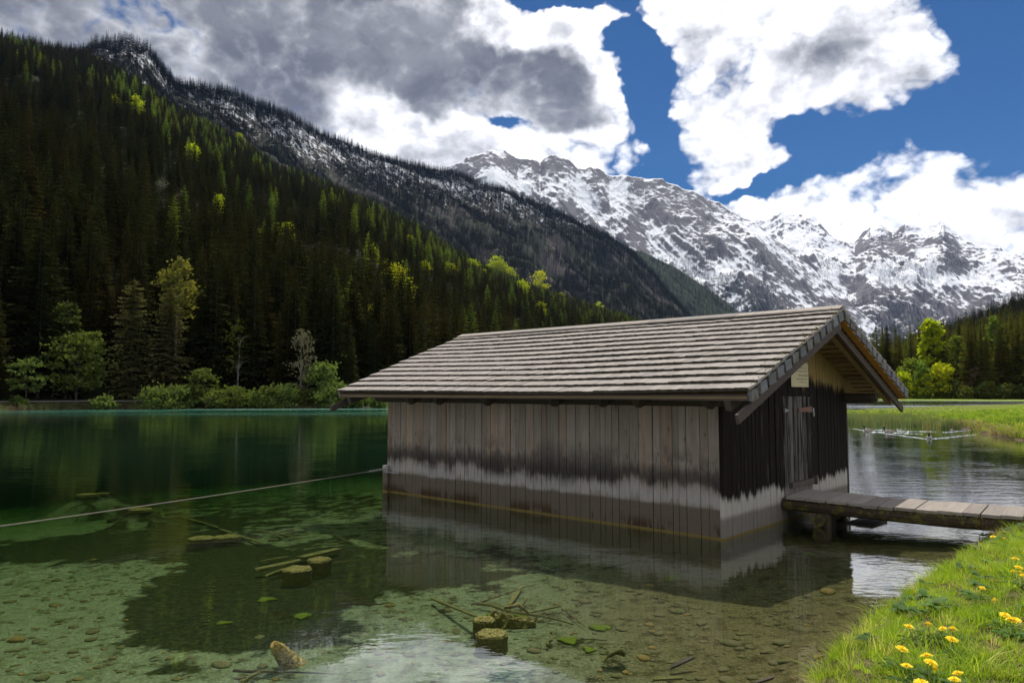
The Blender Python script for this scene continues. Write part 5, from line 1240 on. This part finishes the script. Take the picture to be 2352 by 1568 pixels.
# ragged root mass behind the nearest pair
x, y, z = on_bed(1180, 1440); m_ = MB(); rr_ = random.Random(3)
V_ = []; nn = 14
for i in range(nn):
    for j in range(5):
        V_.append((x + (i / (nn - 1) - .5) * .46 + rr_.uniform(-.012, .012), y + (j / 4 - .5) * .12 + rr_.uniform(-.01, .01), z + (.02 + .13 * math.sin(min(1, j / 3) * 1.5) * (1 - i / nn * .7)) * (j > 0) + rr_.uniform(-.025, .03)))
m_.add(V_, [(i * 5 + j, (i + 1) * 5 + j, (i + 1) * 5 + j + 1, i * 5 + j + 1) for i in range(nn - 1) for j in range(4)])
m_.tube([(x - .1, y - .02, z + .2), (x + .05, y - .05, z + .24), (x + .16, y - .04, z + .15)], [.015, .02, .008], 6, True, .2)
me_ = m_.mesh('root_mass', M_STUMP); mo_ = mesh_obj('root_mass', me_, None, label='ragged dark slab of rotten bark beside the middle pair of stumps', category='rotten wood')
sm = mo_.modifiers.new('thick', 'SOLIDIFY'); sm.thickness = .03

def timber(px0, py0, px1, py1, wpx, label, lift=.03, lift2=None, round_=False, name='sunken_board', mm=None, cat='board', group=None):
    a = Vector(on_bed(px0, py0, lift)); b2 = Vector(on_bed(px1, py1, lift if lift2 is None else lift2)); a.z = bedz(a.x, a.y) + lift; b2.z = bedz(b2.x, b2.y) + (lift if lift2 is None else lift2)
    mid = (a + b2) / 2; w_ = wpx / F * mid.y; dv = b2 - a; m_ = MB()
    if round_:
        k = 6; pts = [a + dv * (i / k) + Vector((random.uniform(-1, 1), random.uniform(-1, 1), random.uniform(-.3, .5))) * w_ * .7 * (0 < i < k) for i in range(k + 1)]
        m_.tube([p - mid for p in pts], [w_ / 2 * (1 - .6 * i / k) for i in range(k + 1)], 7, True, .12)
    else:
        n_ = 5; t_ = dv.normalized(); s_ = t_.cross(Vector((0, 0, 1))).normalized(); u = s_.cross(t_)
        V_ = []
        for i in range(n_ + 1):
            q = i / n_; c = a + dv * q - mid; ww = w_ * (1 - .25 * abs(q - .5)) * random.uniform(.85, 1.1)
            for (e1, e2) in ((-1, -1), (1, -1), (1, 1), (-1, 1)): V_.append(c + s_ * e1 * ww / 2 + u * e2 * max(.008, w_ * .12) + t_ * random.uniform(-.03, .03) * (i in (0, n_)))
        m_.add(V_, [(i * 4 + k, i * 4 + (k + 1) % 4, (i + 1) * 4 + (k + 1) % 4, (i + 1) * 4 + k) for i in range(n_) for k in range(4)] + [(3, 2, 1, 0), tuple(range(n_ * 4, n_ * 4 + 4))])
    o = m_.obj(name, mm or M_SOD, None, loc=mid, label=label, category=cat)
    if group: o['group'] = group
    return o
T_ = timber
T_(993, 1374, 1092, 1414, 8, 'straight narrow lath slanting up to the middle pair of stumps', .06, .16)
T_(1096, 1385, 1317, 1433, 9, 'long knotty branch lying behind the middle pair of stumps', .06, .03, True, 'sunken_branch', cat='branch')
T_(1169, 1388, 1197, 1347, 12, 'short flat board pointing away, behind the long knotty branch', .05)
T_(1215, 1406, 1286, 1391, 7, 'short lath at the right end of the branches', .06)
T_(782, 1387, 868, 1385, 5, 'thin orange-brown stick lying alone on the pale bed', .04, None, True, 'sunken_stick', M_PILE, 'stick')
T_(840, 1389, 905, 1384, 4, 'thin dark stick just right of the orange-brown one', .03, None, True, 'sunken_stick', M_LOG, 'stick')
T_(1083, 1388, 1236, 1340, 3.5, 'very thin long twig reaching away behind the middle stumps', .06, .05, True, 'sunken_stick', M_LOG, 'twig')
T_(590, 1308, 690, 1287, 22, 'wide splintered board under the mossy round stump, front left', .10, .12)
T_(612, 1321, 655, 1305, 9, 'narrow splinter in front of the wide splintered board', .08)
T_(690, 1281, 776, 1261, 22, 'wide pale board behind the pair of stumps by the splintered boards', .08)
T_(600, 1288, 660, 1278, 8, 'thin board behind the wide splintered one', .05)
T_(766, 1293, 826, 1285, 4, 'thin stick sticking out to the right of the browner stump', .12, .12, True, 'sunken_stick', cat='stick')
T_(763, 1225, 828, 1257, 3.5, 'thin pale stick lying alone left of the boathouse reflection', .03, None, True, 'sunken_stick', cat='stick')
T_(593, 1215, 650, 1234, 5, 'thin lath, first of two crossing right of the ragged low stump', .05)
T_(628, 1222, 688, 1236, 4, 'thin lath, second of two crossing right of the ragged low stump', .07)
T_(256, 1128, 332, 1152, 7, 'sunken pale plank, far end of the broken line under the rope', .04)
T_(420, 1186, 500, 1210, 6, 'sunken pale plank in the middle of the broken line', .04)
T_(505, 1214, 600, 1246, 8, 'sunken pale plank, near end of the broken line beside the ragged stump', .05)
T_(368, 1168, 380, 1193, 8, 'short plank pointing to the camera right of the stump under the rope', .05)
T_(250, 1176, 310, 1170, 8, 'dark log left of the stump under the rope', .05, None, True, 'sunken_log', M_LOG, 'log')
T_(100, 1108, 180, 1104, 7, 'yellowish sunken log at the far left', .06, None, True, 'sunken_log', cat='log')
T_(165, 1095, 235, 1118, 3, 'thin stick crossing the yellowish log at the far left', .08, None, True, 'sunken_stick', cat='stick')
T_(536, 1539, 768, 1547, 7, 'long dark pole lying flat near the bottom edge', .05, None, True, 'sunken_pole', M_LOG, 'pole')
T_(550, 1567, 614, 1541, 11, 'short thick branch under the long dark pole at the bottom edge', .04, None, True, 'sunken_branch', M_SOD, 'branch')
T_(1543, 1531, 1596, 1507, 12, 'dark brown broken board alone near the bottom right of the bed', .05, .10, False, 'sunken_board', M_BARGE)
T_(1738, 1567, 1775, 1555, 9, 'dark brown board end at the bottom edge left of the grass', .05, None, False, 'sunken_board', M_BARGE)
T_(1335, 1466, 1393, 1470, 4, 'thin dark stick right of the middle stumps', .03, None, True, 'sunken_stick', M_LOG, 'stick')
T_(1259, 1482, 1264, 1447, 9, 'short yellow-green mossy branch right of the nearest stump', .04, .10, True, 'sunken_branch', cat='branch')
T_(1379, 1484, 1400, 1497, 6, 'tiny forked yellowish twig on the bed', .03, None, True, 'sunken_stick', cat='twig')
T_(1385, 1306, 1607, 1256, 4, 'very long dim stick below the boathouse reflection', .04, None, True, 'sunken_stick', M_LOG, 'stick')
T_(1195, 1392, 1208, 1375, 7, 'short stub leaning behind the ragged bark slab', .05, .08)
T_(1230, 1428, 1300, 1400, 4, 'thin crooked twig crossing the long knotty branch', .06, .08, True, 'sunken_stick', cat='twig')
T_(1290, 1398, 1345, 1440, 4, 'thin root-like stick at the near end of the knotty branch', .03, .03, True, 'sunken_stick', M_LOG, 'stick')
T_(1500, 1560, 1560, 1556, 12, 'mossy board stub at the bottom edge', .04)
# leaning post just under the surface, sunlight put into its yellow colour
a = Vector((*G(684, 1535, -.38), -.40)); b2 = Vector((*G(628, 1478, -.10), -.10)); m_ = MB(); m_.tube([Vector(), (b2 - a) * .4, (b2 - a) * .8, (b2 - a)], [.10, .085, .062, .035], 10, True, .1)
m_.obj('leaning_post', mat('yellow sunlit timber', lambda t, b: t.mix(t.mr(t.noise(t.pos(), 26, 4, .7), .35, .7), (.10, .07, .015), (.52, .37, .10)), .9, .1), None, loc=a, label='leaning yellow tapered post with its tip just below the surface, bottom left of centre', category='post')
# curled bark plate
x, y, z = on_bed(1410, 1530); V_ = [(x + (i / 5 - .5) * .20, y + (j / 4 - .5) * .10, z + .05 + .11 * math.sin(i / 5 * 2.4) * (1 - j / 6) + random.uniform(-.01, .01)) for i in range(6) for j in range(5)]
o = mesh_obj('bark_plate', mesh_from('bark_plate', V_, [(i * 5 + j, (i + 1) * 5 + j, (i + 1) * 5 + j + 1, i * 5 + j + 1) for i in range(5) for j in range(4)], M_SOD), None, label='curled yellow-green plate of bark standing on the bed at the bottom', category='bark')
sm = o.modifiers.new('thick', 'SOLIDIFY'); sm.thickness = .012
M_ALG = mat('bright green algae', lambda t, b: t.mix(t.noise(t.pos(), 30, 4, .7), (.05, .08, .008), (.14, .18, .02)), .95, .05)
for (px, py, wp) in [zz4(1530, 975) + (38,), zz4(1735, 1070) + (44,), zz5(1150, 740) + (46,), zz5(1265, 795) + (32,), zz5(1330, 670) + (44,), zz5(870, 600) + (36,), zz4(1280, 1110) + (28,), zz5(1750, 380) + (50,), zz6(380, 620) + (40,), zz5(700, 600) + (30,)]:
    x, y, z = on_bed(px, py); r_ = wp / F * y / 2
    mesh_obj('algae_tuft', rough_mesh(stone_mb(int(px), 16, 8).mesh('algae_tuft', M_ALG, True), .35, int(px)), None, (x, y, z + .01), (0, 0, px), (r_, r_ * .8, r_ * .25), label='bright yellow-green cushion of algae on the lake bed', category='algae', group='bright algae cushions on the lake bed')

# ------------------------------------------------------------------ rope
ra = hut_T @ Vector((-L + .02, -.06, .47)); rb = Vector((*G(0, 1190, .46), .46)); rc = ra + (rb - ra) * 2.1
pts = [ra + (rc - ra) * (i / 40) + Vector((0, 0, -.10 * math.sin(PI * i / 40))) for i in range(41)]; pts = [p - ra for p in pts]
rope = empty('mooring_rope', ra, label='thin taut mooring rope running from the boathouse corner over the water to the left', category='rope')
m_ = MB(); m_.tube(pts, .009, 7); m_.obj('line', mat('weathered rope', lambda t, b: t.mix(t.noise(t.pos(), 30, 3), (.10, .085, .07), (.26, .23, .19)), .9, .1), rope)
m_ = MB(); q = pts[1].normalized()
for k in range(5): m_.tube([q * (.05 + .09 * k) + Vector((0, 0, -.02)), q * (.10 + .09 * k) + Vector((.02, 0, .03))], .010, 6)
m_.tube([(0, 0, 0), q * .5], .013, 6); m_.tube([q * .05 + Vector((0, 0, -.05)), Vector((.30, -.28, -.06)), Vector((.36, -.34, -.04))], .012, 6)
m_.obj('shackle', M_IRON, rope)

# ------------------------------------------------------------------ dandelions
M_PETAL = mat('yellow petals', lambda t, b: t.mix(t.noise(t.obj(), 60, 3), (.86, .56, .008), (.95, .76, .02)), .7, .2)
M_STEM = mat('pale green stem', lambda t, b: (.16, .22, .06), .7, .2)
def flower_mb(r_, seed):
    rr_ = random.Random(seed); m_ = MB()
    for ring, (n_, l_, up) in enumerate([(22, 1.0, .10), (18, .8, .30), (14, .55, .6), (8, .3, .9)]):
        for j in range(n_):
            a = 2 * PI * j / n_ + rr_.uniform(-.12, .12); l2 = r_ * l_ * rr_.uniform(.88, 1.08); c, s_ = math.cos(a), math.sin(a); w_ = r_ * .13
            z1 = r_ * up * .55; z0 = r_ * .05 * ring
            m_.add([(c * r_ * .08 - s_ * w_ * .3, s_ * r_ * .08 + c * w_ * .3, z0), (c * r_ * .08 + s_ * w_ * .3, s_ * r_ * .08 - c * w_ * .3, z0), (c * l2 + s_ * w_ / 2, s_ * l2 - c * w_ / 2, z1), (c * l2 - s_ * w_ / 2, s_ * l2 + c * w_ / 2, z1)], [(0, 1, 2, 3)])
    m_.tube([(0, 0, -r_ * .45), (0, 0, 0)], [r_ * .14, r_ * .30], 8)
    return m_
FL = [flower_mb(.038, k).mesh('flower_head', M_PETAL) for k in range(4)]
def leaf_rosette(seed):
    rr_ = random.Random(seed); m_ = MB()
    for j in range(7):
        a = 2 * PI * j / 7 + rr_.uniform(-.3, .3); l_ = rr_.uniform(.10, .17); c, s_ = math.cos(a), math.sin(a); P0 = []
        for i in range(8):
            u = i / 7; w_ = l_ * .16 * (math.sin(PI * min(1, u * .85 + .12)) * (1 if i % 2 else .55)); z = .02 + l_ * .55 * u - l_ * .45 * u * u
            P0 += [(c * l_ * u - s_ * w_, s_ * l_ * u + c * w_, z + .008), (c * l_ * u, s_ * l_ * u, z), (c * l_ * u + s_ * w_, s_ * l_ * u - c * w_, z + .008)]
        m_.add(P0, [(i * 3 + k, i * 3 + k + 1, i * 3 + k + 4, i * 3 + k + 3) for i in range(7) for k in (0, 1)])
    return m_.mesh('leaf', M_HERB)
LF = [leaf_rosette(k) for k in range(4)]
DAND = [(1672, 450, 'dandelion under the walkway end, left one of the row of three'), (1740, 472, 'dandelion under the walkway end, middle one of the row of three'), (1825, 492, 'dandelion under the walkway end, right one of the row of three'),
    (1940, 338, 'single dandelion on top of the bank by the right edge, next to the walkway planks'), (1905, 648, 'large dandelion near the right edge, a hand below the row of three'), (1930, 712, 'upper dandelion of the small bunch of four at the right edge'), (1890, 742, 'left dandelion of the small bunch of four at the right edge'), (1940, 747, 'middle dandelion of the small bunch of four at the right edge'), (1960, 772, 'lowest dandelion of the small bunch of four at the right edge'),
    (1662, 865, 'lone dandelion in the middle of the grass slope beside the sky reflection'), (1755, 955, 'small half-closed dandelion below the lone one on the grass slope'), (1830, 1065, 'upper left dandelion of the close group of three near the right edge'), (1865, 1097, 'middle dandelion of the close group of three near the right edge'), (1902, 1102, 'lower right dandelion of the close group of three near the right edge'),
    (1120, 1150, 'leftmost large dandelion of the row growing at the water side'), (1262, 1132, 'dandelion second from left in the row at the water side'), (1370, 1165, 'small dandelion third in the row at the water side'), (1445, 1168, 'dandelion at the right end of the row at the water side'), (1435, 1243, 'tall orange-yellow dandelion below the right end of the row'),
    (1068, 1315, 'dandelion alone at the left, above the bottom cluster'), (1250, 1365, 'top dandelion of the bottom cluster'), (1282, 1415, 'dandelion touching the top one of the bottom cluster from below'), (1102, 1440, 'large dandelion at the left of the bottom cluster'), (1310, 1465, 'small dandelion bud below the middle of the bottom cluster'), (1480, 1495, 'upper dandelion of the pair at the bottom edge'), (1455, 1540, 'lower large dandelion of the pair at the bottom edge'), (1215, 1567, 'dandelion cut by the bottom edge of the picture')]
small = {(1755, 955), (1310, 1465), (1370, 1165), (1662, 865), (1940, 338), (1890, 742), (1940, 747), (1960, 772)}
for i, (x_, y_, lab) in enumerate(DAND):
    px, py = zz6(x_, y_); z = .5
    hst = random.uniform(.10, .15)
    for _ in range(6): x, y = G(px, py, z); z = bedz(x, y) + hst
    r_ = (.72 if (x_, y_) in small else 1.0) * random.uniform(.9, 1.08)
    root = empty('dandelion', (x, y, z - hst), (0, 0, random.uniform(0, 6)), label=lab, category='dandelion', group='yellow dandelions in the near meadow')
    m_ = MB(); m_.tube([(.02, .01, 0), (.012, .006, hst * .5), (0, 0, hst)], [.004, .0035, .003], 6); m_.obj('stem', M_STEM, root)
    mesh_obj('flower_head', random.choice(FL), root, (0, 0, hst), (random.uniform(-.3, .3), random.uniform(-.3, .3), random.uniform(0, 6)), (r_, r_, r_ * (1.5 if (x_, y_) in small else 1)))
    mesh_obj('leaves', random.choice(LF), root, (.02, .01, 0), (0, 0, random.uniform(0, 6)))

# ------------------------------------------------------------------ ducks and their wakes
M_DBODY = mat('duck flank feathers', lambda t, b: t.mix(t.noise(t.obj(), 30, 4), (.20, .17, .14), (.52, .48, .43)), .8, .1)
M_DHEAD = mat('dark duck head', lambda t, b: (.012, .03, .018), .4, .4)
M_DWING = mat('brown duck back', lambda t, b: t.mix(t.noise(t.obj(), 30, 4), (.04, .03, .022), (.12, .09, .065)), .8, .1)
M_BILL = mat('yellow bill', lambda t, b: (.35, .28, .03), .5, .3)
def duck(px, py, heading, label, size=1.0):
    x, y = G(px, py, 0); root = empty('duck', (x, y, 0), (0, 0, heading), label=label, category='duck', group='ducks swimming in the cove'); root.scale = (size,) * 3
    prof = [(-.30, .13, .012, .01), (-.25, .10, .05, .035), (-.16, .07, .105, .075), (-.04, .055, .13, .095), (.08, .06, .12, .095), (.16, .09, .085, .08), (.20, .15, .05, .055), (.215, .22, .036, .040), (.23, .275, .040, .043), (.26, .305, .046, .044), (.295, .300, .040, .034), (.32, .29, .018, .016)]
    n_ = 12; V_ = []; fm = []
    for q, (cx_, cz_, ry, rz) in enumerate(prof):
        tl_ = 0 if q < 5 else (.9 if q < 9 else .2)
        for j in range(n_):
            a = 2 * PI * j / n_; V_.append((cx_ - math.sin(a) * rz * tl_, math.cos(a) * ry, cz_ + math.sin(a) * rz))
    F_ = [(q * n_ + j, q * n_ + (j + 1) % n_, (q + 1) * n_ + (j + 1) % n_, (q + 1) * n_ + j) for q in range(len(prof) - 1) for j in range(n_)] + [tuple(range(n_ - 1, -1, -1)), tuple(range((len(prof) - 1) * n_, len(prof) * n_))]
    fm = [(1 if q >= 6 else 0) for q in range(len(prof) - 1) for j in range(n_)] + [0, 1]
    me = mesh_from('body', V_, [f_[::-1] for f_ in F_], [M_DBODY, M_DHEAD], True, fm); mesh_obj('body', me, root)
    for s_ in (-1, 1):
        m_ = MB(); V_ = [(-.30, s_ * .02, .16), (-.10, s_ * .125, .11), (.08, s_ * .12, .10), (.10, s_ * .05, .155), (-.06, s_ * .015, .165), (-.32, s_ * .012, .155)]
        m_.add(V_ + [(a, b2 * .8, c - .02) for a, b2, c in V_], [(0, 1, 2, 3, 4, 5), (11, 10, 9, 8, 7, 6)] + [(i, i + 6, (i + 1) % 6 + 6, (i + 1) % 6) for i in range(6)]); m_.obj('wing', M_DWING, root)
    m_ = MB(); m_.tube([(.31, 0, .292), (.345, 0, .283), (.375, 0, .28)], [.016, .015, .010], 7); m_.obj('bill', M_BILL, root)
    return x, y
dk = [duck(1996, 991, 2.6, 'left duck of the three, swimming away in the cove'), duck(2042, 993, 2.9, 'middle duck with the pale flank turned sideways'), duck(2134, 1007, -2.1, 'right duck nearest to us at the point of the long wake')]
duck(2188, 990, 1.6, 'dim low duck in front of the peninsula, left of two', .62); duck(2212, 988, .4, 'dim low duck in front of the peninsula, right of two', .62)
def f_wake(t, b):
    b.inputs['Roughness'].default_value = .12; b.inputs['Specular IOR Level'].default_value = 1.0
    return t.mix(t.mr(t.noise(t.pos(), 5, 4, .7), .45, .6), (.10, .13, .13), (.75, .78, .80))  # pale flecks put the sky's reflection into the wake colour
M_WAKE = mat('broken wake water', f_wake, .1, 1.0)
def wake(a, b2, w0_, h, fade=1.0):
    m_ = MB(); a = Vector(a).to_3d(); b2 = Vector(b2).to_3d(); n_ = 70; t_ = (b2 - a).normalized(); s_ = Vector((-t_.y, t_.x, 0)); V_ = []
    for i in range(n_ + 1):
        u = i / n_; c = a + (b2 - a) * u; wob = .5 + .5 * math.sin(i * 1.9) * math.sin(i * .7 + 1); env = .8 * (1 - .55 * u) * min(1, u * 12 + .25) * (.45 + .55 * wob); c = c + s_ * math.sin(i * .5) * .03
        if random.random() < .12 + .3 * u: env *= .1
        for e, hh in ((-1, -.01), (-.3, h * env), (.3, h * env * .9), (1, -.01)): V_.append(c + s_ * e * w0_ * (.35 + .65 * env) * .5 + Vector((0, 0, hh)))
    m_.add(V_, [(i * 4 + k, i * 4 + k + 1, (i + 1) * 4 + k + 1, (i + 1) * 4 + k) for i in range(n_) for k in range(3)])
    return m_
wk = MB()
for (p0, p1, w_) in [((2130, 1008), (1980, 987), .30), ((2138, 1008), (2245, 997), .22), ((2040, 992), (1985, 990), .25), ((1996, 991), (1960, 984), .2), ((2046, 993), (2120, 997), .2), ((2060, 990), (2150, 991), .16), ((2165, 993), (2235, 987), .18), ((1996, 992), (2060, 993), .2), ((2000, 987), (2080, 986), .14)]:
    q = wake(G(*p0), G(*p1), w_, .030); wk.add(q.v, q.f)
wk.obj('duck_wake', M_WAKE, None, smooth=True, kind='stuff', label='thin bright V-shaped wakes trailing behind the ducks', category='wake')

# ------------------------------------------------------------------ valley air
m = bpy.data.materials.new('valley air'); m.use_nodes = True; t = NT(m.node_tree); t.n.clear()
vol = t.node('ShaderNodeVolumePrincipled', {'Color': (.38, .55, 1.0), 'Density': 1.7e-5, 'Anisotropy': .3}); o_ = t.node('ShaderNodeOutputMaterial'); t.l.new(vol.outputs[0], o_.inputs['Volume'])
b_ = MB(); b_.box((0, 0, 1590), (20000, 20000, 3192)); b_.obj('haze', m, None, kind='stuff', label='faint blue air in the valley', category='haze')
